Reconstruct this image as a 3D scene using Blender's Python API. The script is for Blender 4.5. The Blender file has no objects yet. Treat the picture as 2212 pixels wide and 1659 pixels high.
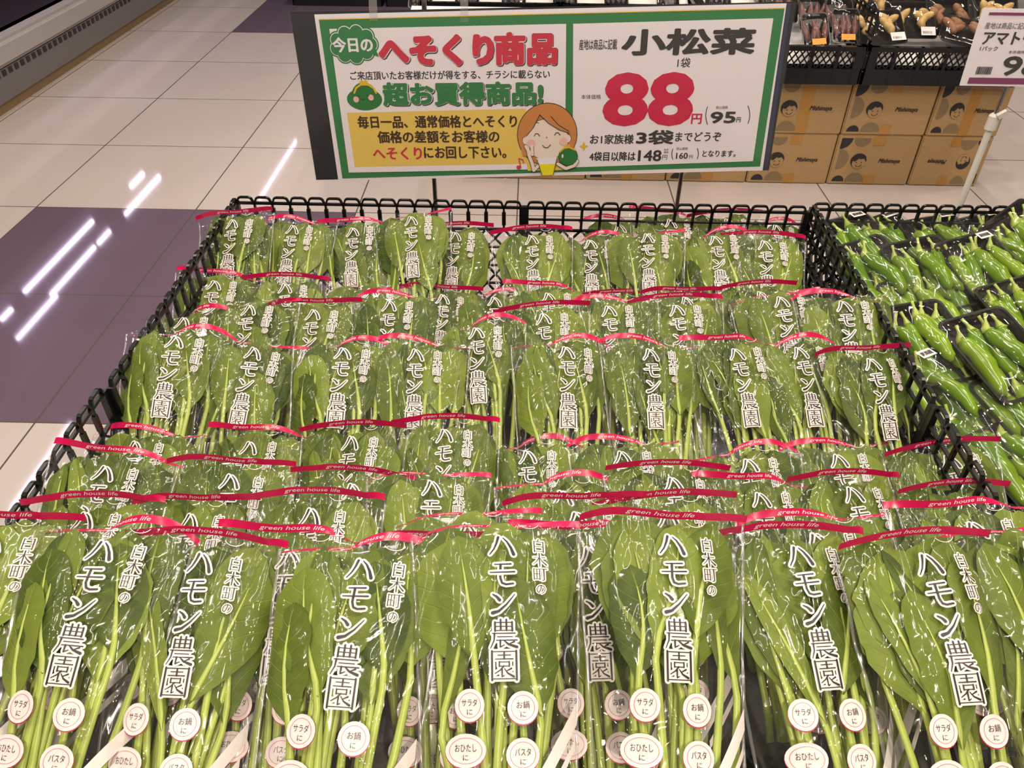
import bpy, bmesh, math, random
from mathutils import Vector, Matrix, noise

# ------------------------------------------------------------------ camera
C = bpy.context.scene.collection
SC = bpy.context.scene
CAM_H, FPX = 1.33, 1690.0
PITCH, YAW, ROLL = 0.6738282, -0.0176915, 0.0096966
cp, sp, cy_, sy_ = math.cos(PITCH), math.sin(PITCH), math.cos(YAW), math.sin(YAW)
FW = Vector((sy_ * cp, cy_ * cp, -sp)); _r = Vector((cy_, -sy_, 0)); _u = _r.cross(FW)
RT = _r * math.cos(ROLL) + _u * math.sin(ROLL); UP = _u * math.cos(ROLL) - _r * math.sin(ROLL)
EYE = Vector((0, 0, CAM_H))
cam = bpy.data.objects.new('camera', bpy.data.cameras.new('camera')); C.objects.link(cam)
cam.data.sensor_width = 36; cam.data.lens = FPX / 2212 * 36; cam.data.clip_start = 0.02
M = Matrix((RT, UP, -FW)).transposed().to_4x4(); M.translation = EYE; cam.matrix_world = M
SC.camera = cam

# ------------------------------------------------------------------ view, world
SC.view_settings.view_transform = 'Standard'; SC.view_settings.look = 'None'
SC.view_settings.exposure = 0.0; SC.view_settings.gamma = 1.0
w = bpy.data.worlds.new('world'); SC.world = w; w.use_nodes = True
w.node_tree.nodes['Background'].inputs[0].default_value = (1.0, 0.9, 0.82, 1)
w.node_tree.nodes['Background'].inputs[1].default_value = 0.3
SC.cycles.transparent_max_bounces = 10
SC.cycles.use_adaptive_sampling = True; SC.cycles.adaptive_threshold = 0.065; SC.cycles.max_bounces = 4; SC.cycles.diffuse_bounces = 2; SC.cycles.glossy_bounces = 2; SC.cycles.transmission_bounces = 2
CEIL = 3.2

def ray(px, py): return FW + RT * ((px - 1106) / FPX) - UP * ((py - 829.5) / FPX)
def at_z(px, py, z):
    d = ray(px, py); return EYE + d * ((z - CAM_H) / d.z)
def at_y(px, py, y):
    d = ray(px, py); return EYE + d * (y / d.y)
def at_plane(px, py, n, c):
    d = ray(px, py); return EYE + d * ((c - n.dot(EYE)) / n.dot(d))
def to_px(p):
    d = p - EYE; z = d.dot(FW)
    return 1106 + FPX * d.dot(RT) / z, 829.5 - FPX * d.dot(UP) / z

# ------------------------------------------------------------------ materials
def lin(c):
    return tuple(((v / 255) / 12.92 if v <= 10 else ((v / 255 + 0.055) / 1.055) ** 2.4) for v in c) + (1.0,)
class NT:
    def __init__(s, name):
        s.m = bpy.data.materials.new(name); s.m.use_nodes = True
        s.t = s.m.node_tree; s.b = s.t.nodes['Principled BSDF']; s.out = s.t.nodes['Material Output']
    def n(s, typ, **kw):
        nd = s.t.nodes.new(typ)
        for k, v in kw.items(): setattr(nd, k, v)
        return nd
    def l(s, a, b): s.t.links.new(a, b)
    def math(s, op, a, b=None, c=None):
        nd = s.n('ShaderNodeMath', operation=op)
        for i, v in enumerate((a, b, c)):
            if v is None: continue
            if isinstance(v, (int, float)): nd.inputs[i].default_value = v
            else: s.l(v, nd.inputs[i])
        return nd.outputs[0]
    def mix(s, f, a, b):
        nd = s.n('ShaderNodeMix', data_type='RGBA')
        if isinstance(f, (int, float)): nd.inputs[0].default_value = f
        else: s.l(f, nd.inputs[0])
        for i, v in ((6, a), (7, b)):
            if isinstance(v, tuple): nd.inputs[i].default_value = v
            else: s.l(v, nd.inputs[i])
        return nd.outputs[2]
def flat(name, rgb, rough=0.5, metal=0.0, spec=0.5, var=0.06, scale=30):
    k = NT(name); tc = k.n('ShaderNodeTexCoord'); nz = k.n('ShaderNodeTexNoise'); nz.inputs['Scale'].default_value = scale
    k.l(tc.outputs['Object'], nz.inputs['Vector'])
    c = lin(rgb); d = tuple(v * (1 - var * 2) for v in c[:3]) + (1,); e = tuple(min(1, v * (1 + var)) for v in c[:3]) + (1,)
    k.l(k.mix(nz.outputs['Fac'], d, e), k.b.inputs['Base Color'])
    k.b.inputs['Roughness'].default_value = rough; k.b.inputs['Metallic'].default_value = metal
    k.b.inputs['Specular IOR Level'].default_value = spec
    return k.m
def emis(name, rgb, st):
    k = NT(name); k.b.inputs['Base Color'].default_value = (0, 0, 0, 1)
    k.b.inputs['Emission Color'].default_value = rgb + (1,); k.b.inputs['Emission Strength'].default_value = st
    return k.m
def film_mat(name, haze, crink, scale, rough, fmin, fmax):
    k = NT(name); tc = k.n('ShaderNodeTexCoord')
    mp = k.n('ShaderNodeMapping'); mp.inputs['Scale'].default_value = (1.6, 0.5, 1.0)
    k.l(tc.outputs['Object'], mp.inputs['Vector'])
    a = k.n('ShaderNodeTexNoise'); a.inputs['Scale'].default_value = scale; a.inputs['Detail'].default_value = 1
    k.l(mp.outputs[0], a.inputs['Vector'])
    bp = k.n('ShaderNodeBump'); bp.inputs['Strength'].default_value = crink; bp.inputs['Distance'].default_value = 0.004
    k.l(a.outputs['Fac'], bp.inputs['Height'])
    gl = k.n('ShaderNodeBsdfGlossy'); gl.inputs['Roughness'].default_value = rough; k.l(bp.outputs[0], gl.inputs['Normal'])
    df = k.n('ShaderNodeBsdfDiffuse'); df.inputs['Color'].default_value = (0.8, 0.78, 0.75, 1); k.l(bp.outputs[0], df.inputs['Normal'])
    tr = k.n('ShaderNodeBsdfTransparent'); tr.inputs['Color'].default_value = (0.98, 0.98, 0.98, 1)
    lw = k.n('ShaderNodeLayerWeight'); lw.inputs['Blend'].default_value = 0.25; k.l(bp.outputs[0], lw.inputs['Normal'])
    f = k.math('ADD', fmin, k.math('MULTIPLY', k.math('POWER', lw.outputs['Facing'], 2.0), fmax))
    m1 = k.n('ShaderNodeMixShader'); m1.inputs[0].default_value = haze; k.l(tr.outputs[0], m1.inputs[1]); k.l(df.outputs[0], m1.inputs[2])
    m2 = k.n('ShaderNodeMixShader'); k.l(f, m2.inputs[0]); k.l(m1.outputs[0], m2.inputs[1]); k.l(gl.outputs[0], m2.inputs[2])
    k.l(m2.outputs[0], k.out.inputs['Surface'])
    return k.m
FILM = film_mat('clear_film', 0.006, 0.40, 16, 0.10, 0.032, 0.40)
WRAP = film_mat('cling_wrap', 0.012, 0.35, 30, 0.07, 0.03, 0.4)
SEAM = film_mat('side_seam_film', 0.16, 0.3, 20, 0.12, 0.16, 0.4)
SLEEVE = film_mat('clear_sleeve', 0.015, 0.06, 6, 0.06, 0.04, 0.4)

def leaf_mat():
    k = NT('komatsuna_leaf'); uv = k.n('ShaderNodeUVMap'); sx = k.n('ShaderNodeSeparateXYZ'); k.l(uv.outputs[0], sx.inputs[0])
    tc = k.n('ShaderNodeTexCoord'); oi = k.n('ShaderNodeObjectInfo')
    nz = k.n('ShaderNodeTexNoise'); nz.inputs['Scale'].default_value = 38; nz.inputs['Detail'].default_value = 4
    k.l(tc.outputs['Object'], nz.inputs['Vector'])
    u = k.math('ABSOLUTE', k.math('SUBTRACT', sx.outputs['X'], 0.5)); v = sx.outputs['Y']
    # lateral veins rise from the midrib
    ph = k.math('MULTIPLY', k.math('SUBTRACT', v, k.math('MULTIPLY', u, 0.42)), 8.0)
    ph = k.math('ADD', ph, k.math('MULTIPLY', nz.outputs['Fac'], 0.5))
    d = k.math('ABSOLUTE', k.math('SUBTRACT', k.math('FRACT', ph), 0.5))
    vein = k.math('SUBTRACT', 1.0, k.math('SMOOTH_MIN', k.math('MULTIPLY', d, 16.0), 1.0, 0.2))
    vein = k.math('MULTIPLY', k.math('MAXIMUM', vein, 0.0), k.math('SUBTRACT', 1.0, k.math('MULTIPLY', u, 1.7)))
    mid = k.math('SUBTRACT', 1.0, k.math('MINIMUM', k.math('MULTIPLY', u, k.math('ADD', 14.0, k.math('MULTIPLY', v, 28.0))), 1.0))
    vv = k.math('MAXIMUM', k.math('MULTIPLY', vein, 0.62), mid)
    f = k.math('ADD', k.math('MULTIPLY', nz.outputs['Fac'], 0.7), k.math('MULTIPLY', k.math('SUBTRACT', oi.outputs['Random'], 0.15), 0.75))
    base = k.mix(f, lin((28, 50, 12)), lin((118, 136, 48)))
    col = k.mix(vv, base, lin((142, 158, 70)))
    k.l(col, k.b.inputs['Base Color']); k.b.inputs['Roughness'].default_value = 0.5; k.b.inputs['Specular IOR Level'].default_value = 0.22
    bp = k.n('ShaderNodeBump'); bp.inputs['Strength'].default_value = 0.6; bp.inputs['Distance'].default_value = 0.0028
    k.l(k.math('ADD', k.math('MULTIPLY', vv, -0.7), k.math('MULTIPLY', nz.outputs['Fac'], 1.2)), bp.inputs['Height']); k.l(bp.outputs[0], k.b.inputs['Normal'])
    return k.m
LEAF = leaf_mat()
STEM = flat('komatsuna_stem', (178, 196, 92), 0.35, var=0.10, scale=40)
RED = flat('header_red', (200, 22, 80), 0.25, var=0.03)
WHITE = flat('print_white', (232, 224, 218), 0.45, var=0.01)
INK = flat('print_black', (34, 28, 26), 0.45, var=0.02)
BADGE = flat('badge_pink_white', (234, 220, 216), 0.4, var=0.02)
BADGERED = flat('badge_red', (190, 50, 80), 0.4, var=0.02)
BLACK = flat('black_plastic', (19, 20, 20), 0.32, var=0.1)
TRAY = flat('black_tray', (22, 20, 19), 0.25, var=0.1)
GREEN = flat('sign_green', (48, 128, 70), 0.5, var=0.02)
PAPER = flat('sign_paper', (242, 233, 238), 0.5, var=0.01, scale=5)
SRED = flat('sign_red', (206, 44, 66), 0.5, var=0.02)
CRIMSON = flat('sign_crimson', (208, 28, 70), 0.5, var=0.02)
YEL = flat('sign_yellow', (236, 202, 98), 0.5, var=0.02)
SINK = flat('sign_ink', (54, 50, 50), 0.5, var=0.02)
BROWNINK = flat('sign_brown_ink', (66, 44, 28), 0.5, var=0.02)
NAVY = flat('sign_navy', (54, 58, 84), 0.4, var=0.02)
CARDBLACK = flat('sign_black_card', (40, 40, 42), 0.35, var=0.05)
HAIR = flat('sign_hair_orange', (206, 134, 70), 0.5, var=0.02)
SKIN = flat('sign_skin', (240, 222, 208), 0.5, var=0.01)
CHEEK = flat('sign_cheek', (238, 190, 176), 0.5, var=0.01)
BRIGHTY = flat('sign_bright_yellow', (240, 226, 20), 0.5, var=0.01)
GOLD = flat('sign_gold', (230, 186, 40), 0.5, var=0.01)
PURSE = flat('sign_purse_green', (36, 120, 56), 0.5, var=0.01)
MAROON = flat('sign_maroon', (130, 50, 96), 0.5, var=0.01)
METAL = flat('grey_metal', (150, 146, 142), 0.25, metal=0.9)
WPLASTIC = flat('white_plastic', (222, 216, 208), 0.35)
GREYINK = flat('box_grey_print', (134, 114, 84), 0.8, var=0.04)
BOXINK = flat('box_black_print', (44, 40, 42), 0.7, var=0.04)
TAPE = flat('packing_tape', (176, 128, 62), 0.2, var=0.04)
ORANGE = flat('orange_sticker', (244, 158, 20), 0.4)
STICKER = flat('white_sticker', (234, 230, 226), 0.4)
MYOGA = flat('myoga_pink', (116, 70, 64), 0.35, var=0.4, scale=60)
def card_mat():
    k = NT('cardboard'); tc = k.n('ShaderNodeTexCoord'); mp = k.n('ShaderNodeMapping'); mp.inputs['Scale'].default_value = (14, 14, 90)
    k.l(tc.outputs['Object'], mp.inputs['Vector']); nz = k.n('ShaderNodeTexNoise'); nz.inputs['Scale'].default_value = 3; k.l(mp.outputs[0], nz.inputs['Vector'])
    k.l(k.mix(nz.outputs['Fac'], lin((160, 128, 84)), lin((182, 150, 104))), k.b.inputs['Base Color']); k.b.inputs['Roughness'].default_value = 0.75
    return k.m
CARD = card_mat()
def pepper_mat():
    k = NT('green_pepper'); tc = k.n('ShaderNodeTexCoord'); nz = k.n('ShaderNodeTexNoise'); nz.inputs['Scale'].default_value = 30
    k.l(tc.outputs['Object'], nz.inputs['Vector']); oi = k.n('ShaderNodeObjectInfo')
    f = k.math('ADD', k.math('MULTIPLY', nz.outputs['Fac'], 0.6), k.math('MULTIPLY', oi.outputs['Random'], 0.5))
    k.l(k.mix(f, lin((52, 104, 8)), lin((146, 178, 34))), k.b.inputs['Base Color'])
    k.b.inputs['Roughness'].default_value = 0.18; k.b.inputs['Specular IOR Level'].default_value = 0.7
    return k.m
PEPPER = pepper_mat()
def ginger_mat():
    k = NT('ginger_root'); tc = k.n('ShaderNodeTexCoord'); nz = k.n('ShaderNodeTexNoise'); nz.inputs['Scale'].default_value = 25; nz.inputs['Detail'].default_value = 4
    k.l(tc.outputs['Object'], nz.inputs['Vector'])
    k.l(k.mix(nz.outputs['Fac'], lin((160, 120, 66)), lin((236, 204, 130))), k.b.inputs['Base Color']); k.b.inputs['Roughness'].default_value = 0.4
    return k.m
GINGER = ginger_mat(); GINGERB = flat('brown_ginger', (150, 104, 68), 0.45, var=0.25, scale=40)

TILE = 0.60294
FX0, FY0 = -3.0573 * TILE, 8.43465 * TILE
def floor_mat():
    k = NT('floor_tiles'); tc = k.n('ShaderNodeTexCoord'); sx = k.n('ShaderNodeSeparateXYZ'); k.l(tc.outputs['Object'], sx.inputs[0])
    u = k.math('DIVIDE', k.math('SUBTRACT', sx.outputs['X'], FX0), TILE); v = k.math('DIVIDE', k.math('SUBTRACT', sx.outputs['Y'], FY0), TILE)
    def grout(c):
        d = k.math('ABSOLUTE', k.math('SUBTRACT', k.math('FRACT', k.math('ADD', c, 0.5)), 0.5)); return k.math('LESS_THAN', d, 0.0042)
    g = k.math('MAXIMUM', grout(u), grout(v))
    def band(c):   # two dark tiles in every six
        m = k.math('SUBTRACT', c, k.math('MULTIPLY', k.math('FLOOR', k.math('DIVIDE', c, 6.0)), 6.0)); return k.math('LESS_THAN', m, 2.0)
    dark = k.math('MULTIPLY', band(u), band(v))
    nz = k.n('ShaderNodeTexNoise'); nz.inputs['Scale'].default_value = 2.2; nz.inputs['Detail'].default_value = 5; k.l(tc.outputs['Object'], nz.inputs['Vector'])
    wt = k.mix(nz.outputs['Fac'], lin((194, 183, 178)), lin((204, 194, 190)))
    dk = k.mix(nz.outputs['Fac'], lin((100, 84, 100)), lin((112, 96, 112)))
    k.l(k.mix(g, k.mix(dark, wt, dk), lin((92, 84, 76))), k.b.inputs['Base Color'])
    k.b.inputs["Roughness"].default_value = 0.05; k.b.inputs["IOR"].default_value = 1.5; k.b.inputs['Specular IOR Level'].default_value = 0.6
    return k.m

# ------------------------------------------------------------------ helpers
def obj(name, bm, mats, parent=None, smooth=False, loc=None):
    me = bpy.data.meshes.new(name); bm.to_mesh(me); bm.free()
    for m in (mats if isinstance(mats, (list, tuple)) else [mats]): me.materials.append(m)
    if smooth:
        for p in me.polygons: p.use_smooth = True
    o = bpy.data.objects.new(name, me); C.objects.link(o)
    if parent: o.parent = parent
    if loc: o.location = loc
    return o
def tag(o, label, cat, group=None, kind=None):
    o['label'] = label; o['category'] = cat
    if group: o['group'] = group
    if kind: o['kind'] = kind
    return o
def struct(name, bm, m):
    o = obj(name, bm, m); o['kind'] = 'structure'; return o
def empty(name, mat=None):
    o = bpy.data.objects.new(name, None); C.objects.link(o); o.empty_display_size = 0.02
    if mat is not None: o.matrix_world = mat
    return o
def copy_tree(o, parent=None):
    c = o.copy(); C.objects.link(c); c.parent = parent
    for ch in o.children: copy_tree(ch, c)
    return c
def box(bm, x0, x1, y0, y1, z0, z1, mi=0):
    vs = [bm.verts.new((x, y, z)) for x in (x0, x1) for y in (y0, y1) for z in (z0, z1)]
    for f in ((0, 1, 3, 2), (4, 6, 7, 5), (0, 4, 5, 1), (2, 3, 7, 6), (0, 2, 6, 4), (1, 5, 7, 3)):
        bm.faces.new([vs[i] for i in f]).material_index = mi
def bar(bm, a, b, wx, wy=None, side=Vector((0, 1, 0)), mi=0):
    """rectangular bar from a to b; wx across, wy along `side`"""
    a, b = Vector(a), Vector(b); wy = wy or wx; d = (b - a).normalized(); s = (side - d * side.dot(d)).normalized(); t = d.cross(s)
    r = []
    for p in (a, b):
        r.append([bm.verts.new(p + t * (i * wx / 2) + s * (j * wy / 2)) for i, j in ((-1, -1), (1, -1), (1, 1), (-1, 1))])
    for i in range(4): bm.faces.new((r[0][i], r[0][(i + 1) % 4], r[1][(i + 1) % 4], r[1][i])).material_index = mi
    bm.faces.new(r[0][::-1]).material_index = mi; bm.faces.new(r[1]).material_index = mi
def tube(bm, pts, rads, seg=8, mi=0, squash=1.0):
    pts = [Vector(p) for p in pts]; rings = []
    ref = Vector((0, 0, 1))
    for i, p in enumerate(pts):
        d = (pts[min(i + 1, len(pts) - 1)] - pts[max(i - 1, 0)]).normalized()
        rf = ref if abs(d.dot(ref)) < 0.95 else Vector((1, 0, 0))
        s = (rf - d * rf.dot(d)).normalized(); t = d.cross(s); r = rads[i] if isinstance(rads, (list, tuple)) else rads
        rings.append([bm.verts.new(p + t * (r * math.cos(2 * math.pi * k / seg)) + s * (r * squash * math.sin(2 * math.pi * k / seg))) for k in range(seg)])
    for i in range(len(rings) - 1):
        for k in range(seg): bm.faces.new((rings[i][k], rings[i][(k + 1) % seg], rings[i + 1][(k + 1) % seg], rings[i + 1][k])).material_index = mi
    bm.faces.new(rings[0][::-1]).material_index = mi; bm.faces.new(rings[-1]).material_index = mi
def newbm(): return bmesh.new()

# ---- 2D printing: everything ends as triangles/polygons in (x, y), mapped to a surface by fn(x, y, layer) -> Vector
CNT = [0]
def poly2(bm, pts, fn, mi=0, layer=0):
    CNT[0] += 1; layer += (CNT[0] % 50) * 0.016
    try: bm.faces.new([bm.verts.new(fn(x, y, layer)) for x, y in pts]).material_index = mi
    except ValueError: pass
def disc2(bm, cx, cy, rx, ry, fn, mi=0, layer=0, n=24, a0=0, a1=2 * math.pi):
    pts = [(cx + rx * math.cos(a0 + (a1 - a0) * k / n), cy + ry * math.sin(a0 + (a1 - a0) * k / n)) for k in range(n if a1 - a0 > 6.2 else n + 1)]
    poly2(bm, pts, fn, mi, layer)
def stroke2(bm, pts, w0, w1, fn, mi=0, layer=0, caps=True):
    n = len(pts); ws = [w0 + (w1 - w0) * i / max(1, n - 1) for i in range(n)]
    for i in range(n - 1):
        (x0, y0), (x1, y1) = pts[i], pts[i + 1]; dx, dy = x1 - x0, y1 - y0; L = math.hypot(dx, dy) or 1e-9; nx, ny = -dy / L, dx / L
        a, b = ws[i] / 2, ws[i + 1] / 2
        poly2(bm, [(x0 + nx * a, y0 + ny * a), (x0 - nx * a, y0 - ny * a), (x1 - nx * b, y1 - ny * b), (x1 + nx * b, y1 + ny * b)], fn, mi, layer)
    if caps:
        for i in range(n): disc2(bm, pts[i][0], pts[i][1], ws[i] / 2, ws[i] / 2, fn, mi, layer, n=8)
def ring2(bm, cx, cy, rx, ry, t, fn, mi=0, layer=0, n=28):
    P = [(math.cos(2 * math.pi * k / n), math.sin(2 * math.pi * k / n)) for k in range(n + 1)]
    for k in range(n):
        (a, b), (c, d) = P[k], P[k + 1]
        poly2(bm, [(cx + rx * a, cy + ry * b), (cx + rx * c, cy + ry * d), (cx + (rx - t) * c, cy + (ry - t) * d), (cx + (rx - t) * a, cy + (ry - t) * b)], fn, mi, layer)
_tc = {}
def glyphs(s):
    """triangles of a text set in the built-in font, scaled to its bounding box (0..1)"""
    if s in _tc: return _tc[s]
    cu = bpy.data.curves.new('t', 'FONT'); cu.body = s; cu.resolution_u = 3
    o = bpy.data.objects.new('t', cu); C.objects.link(o); bpy.context.view_layer.update()
    me = o.to_mesh(); me.calc_loop_triangles()
    v = [(p.co.x, p.co.y) for p in me.vertices]; t = [tuple(x.vertices) for x in me.loop_triangles]
    o.to_mesh_clear(); C.objects.unlink(o); bpy.data.objects.remove(o); bpy.data.curves.remove(cu)
    x0 = min(a for a, b in v); x1 = max(a for a, b in v); y0 = min(b for a, b in v); y1 = max(b for a, b in v)
    r = ([((a - x0) / (x1 - x0), (b - y0) / (y1 - y0)) for a, b in v], t, (x1 - x0) / (y1 - y0))
    _tc[s] = r; return r
def text2(bm, s, x0, y0, x1, y1, fn, mi=0, layer=0, bold=0.0, shear=0.0, ny=0.6):
    """text fitted to the box; bold = extra stroke in metres, set as shifted copies"""
    v, t, _ = glyphs(s)
    sh = [(0, 0)] if not bold else [(bold * math.cos(a), bold * ny * math.sin(a)) for a in [k * math.pi / (4 if bold < .003 else 10) for k in range(8 if bold < .003 else 20)]]
    for q_, (dx, dy) in enumerate(sh):
        vs = [bm.verts.new(fn(x0 + a * (x1 - x0) + dx + shear * b * (y1 - y0), y0 + b * (y1 - y0) + dy, layer + 0.04 * q_)) for a, b in v]
        for tr in t:
            try: bm.faces.new([vs[i] for i in tr]).material_index = mi
            except ValueError: pass

# ------------------------------------------------------------------ structure
bm = newbm(); box(bm, -14, 12, -4, 24, -0.05, 0); struct('floor', bm, floor_mat())
bm = newbm(); box(bm, -14, 12, -4, 24, CEIL, CEIL + 0.05); struct('ceiling', bm, flat('ceiling_paint', (128, 120, 124), 0.8, var=0.02, scale=3))
bm = newbm(); box(bm, -14, 12, 24, 24.05, 0, CEIL); struct('wall_far', bm, flat('wall_paint', (188, 178, 170), 0.8, var=0.02, scale=3))

# ------------------------------------------------------------------ ceiling lamps
WARM = (1.0, 0.84, 0.66); LED = (0.96, 0.86, 1.0)
HOUSE = flat('lamp_housing', (210, 206, 200), 0.4)
WARMLENS = emis('warm_lens', WARM, 60)
def downlight(x, y, power, n, far=False):
    t = empty('ceiling_spotlight', Matrix.Translation((x, y, CEIL - 0.1)))
    tag(t, 'warm round ceiling spotlight ' + n, 'lamp', 'warm ceiling spotlights')
    b = newbm(); tube(b, [(0, 0, 0.1), (0, 0, 0.0)], [0.075, 0.085], 20); obj('housing', b, HOUSE, t)
    b = newbm(); tube(b, [(0, 0, -0.001), (0, 0, -0.004)], 0.065, 20); obj('lens', b, WARMLENS, t)
    if not far:
        l = bpy.data.lights.new('spotlight_bulb', 'AREA'); l.shape = 'DISK'; l.size = 0.13; l.energy = power; l.color = WARM
        o = bpy.data.objects.new('spotlight_bulb', l); C.objects.link(o); o.parent = t; o.location = (0, 0, -0.01)
for i, (x, y) in enumerate([(-1.4, 0.1), (1.3, -0.2), (-0.2, 2.2), (1.9, 1.8), (0.3, -1.3), (-2.0, 2.9), (1.0, 4.4), (3.4, 3.6)]):
    downlight(x, y, (20, 20, 20, 20, 55, 20, 20, 20)[i], ['left of the greens', 'right of the greens', 'over the price sign', 'over the peppers', 'added behind the camera to brighten the sign', 'over the aisle', 'over the ginger', 'over the far right'][i])  # the strongest lamp, unseen behind the camera, is added to brighten the price sign
downlight(-6.3, 16.9, 0, 'at the far end of the hall', True); downlight(-6.2, 13.9, 0, 'deep in the hall left', True)
def tubelamp(x, y, L, power, n):
    t = empty('linear_ceiling_lamp', Matrix.Translation((x, y, CEIL - 0.06))); tag(t, 'linear ceiling lamp ' + n, 'lamp', 'linear ceiling lamps')
    b = newbm(); box(b, -0.06, 0.06, -L / 2, L / 2, 0, 0.06); obj('housing', b, HOUSE, t)
    l = bpy.data.lights.new('lamp_tube', 'AREA'); l.shape = 'RECTANGLE'; l.size = 0.07; l.size_y = L; l.energy = power; l.color = (1.0, 0.92, 0.86)
    o = bpy.data.objects.new('lamp_tube', l); C.objects.link(o); o.parent = t; o.location = (0, 0, -0.005)
for x, y, n in ((-3.2, 3.0, 'over the chilled case'), (-0.7, 0.6, 'over the greens'), (1.0, 0.6, 'right over the greens'), (1.6, 4.0, 'over the boxes'), (-0.9, 5.5, 'over the far aisle')):
    tubelamp(x, y, 2.4, 30, n)

# ------------------------------------------------------------------ chilled display case on the left
FXC = -2.452
GREYCASE = flat('case_grey', (112, 106, 106), 0.3, var=0.03); DARKCASE = flat('case_dark', (36, 30, 34), 0.35); BUMP = flat('case_bumper', (168, 162, 158), 0.3, var=0.03)
KICK = flat('case_kick_tan', (150, 122, 84), 0.4); LILAC = flat('case_liner', (170, 160, 178), 0.5)
case = empty('chilled_display_case', Matrix.Translation((FXC, 6, 0))); tag(case, 'long grey open chilled display case beside the aisle at upper left', 'display case')
b = newbm(); box(b, -1.0, -0.03, -4.5, 8, 0.0, 0.06); obj('kick_plate', b, KICK, case)
b = newbm(); box(b, -1.0, 0, -4.5, 8, 0.055, 0.185); obj('lower_panel', b, GREYCASE, case)
b = newbm()
for k in range(220): box(b, 0.0, 0.003, -4.4 + k * 0.055, -4.4 + k * 0.055 + 0.03, 0.155, 0.18)
g = obj('vent_grille', b, DARKCASE, case); g['kind'] = 'stuff'
b = newbm(); box(b, -0.12, 0.02, -4.5, 8, 0.19, 0.30); bmesh.ops.bevel(b, geom=b.edges[:], offset=0.02, segments=3, affect='EDGES'); obj('bumper', b, BUMP, case)
b = newbm(); box(b, -1.0, -0.06, -4.5, 8, 0.19, 0.30); obj('deck', b, DARKCASE, case)
b = newbm(); box(b, -1.0, -0.93, -4.5, 8, 0.30, 2.35); obj('back_panel', b, LILAC, case)
b = newbm(); box(b, -0.93, -0.3, -4.5, 8, 2.3, 2.42); obj('canopy', b, GREYCASE, case)
for z in (0.62, 1.0, 1.5):
    b = newbm(); box(b, -0.93, -0.46, -4.5, 8, z, z + 0.03); obj('shelf', b, GREYCASE, case)
LEDM = emis('led_violet', (0.86, 0.72, 1.0), 22)
def led(p0, p1, X, rad=0.012):
    pts = []
    for px, py in (p0, p1):
        f = at_z(px, py, 0); d = ray(px, py); d = Vector((d.x, d.y, -d.z)); pts.append(f + d * ((X - f.x) / d.x))
    z = (pts[0].z + pts[1].z) / 2
    b = newbm(); tube(b, [(X - FXC, pts[0].y - 6, z), (X - FXC, pts[1].y - 6, z)], rad, 8); obj('led_strip', b, LEDM, case)
for a, c in (((200, 478), (53, 630)), ((237, 500), (212, 525)), ((205, 535), (110, 635)), ((122, 640), (37, 730)), ((345, 385), (270, 460)), ((310, 378), (282, 400)), ((25, 668), (3, 690))): led(a, c, -2.9)
for a, c in (((155, 915), (20, 1100)), ((640, 305), (560, 430))): led(a, c, -2.75, 0.007)

# ------------------------------------------------------------------ bags of komatsuna
BH, WT, WB = 0.42, 0.205, 0.150
def bag_w(y): return WB + (WT - WB) * max(0, min(1, y / BH))
def lerp_tab(t, x):
    for (a, b), (c, d) in zip(t, t[1:]):
        if x <= c: return b + (d - b) * (x - a) / (c - a)
    return t[-1][1]
TT = [(0, 0.012), (0.08, 0.030), (0.30, 0.034), (0.60, 0.038), (0.80, 0.032), (0.93, 0.018), (1.0, 0.006)]
def zf(x, y, sd=0):
    s = min(1, abs(x) / (bag_w(y) / 2)); f = (1 - s ** 2.6) ** 0.9 if s < 1 else 0
    n = noise.noise(Vector((x * 14 + sd * 7.3, y * 7, sd * 3.1)))
    return lerp_tab(TT, max(0, min(1, y / BH))) * f * (1 + 0.28 * n)
def sag(x, sd):
    q = x / (WT / 2); return 0.010 * abs(q) ** 3 * (1 + 0.8 * math.sin(sd * 2.3 + (1.5 if q > 0 else 0))) + 0.003 * math.sin(x * 30 + sd)
def theta(x, sd): return 1.4 * max(-0.75, min(0.55, -0.10 + 2.0 * noise.noise(Vector((x * 7 + sd * 4.7, sd * 5.7, 1.3))) + 0.5 * math.sin(sd * 1.7)))
def fold(x, y, z, sd, k=1.0):
    """top 3 cm of the bag curls towards or away from the front, by an angle that changes across the width"""
    t = y - (BH - 0.030); y -= sag(x, sd) * max(0, (y - 0.30) / 0.12)
    if t <= 0: return (x, y, z)
    th = theta(x, sd) * k; r = min(1, t / 0.018); a = th * r
    return (x, y - t + t * math.cos(a), z + t * math.sin(a))
def zb(x, y, sd):
    s = min(1, abs(x) / (bag_w(y) / 2)); return -0.3 * lerp_tab(TT, max(0, min(1, y / BH))) * (1 - s * s)
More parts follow.
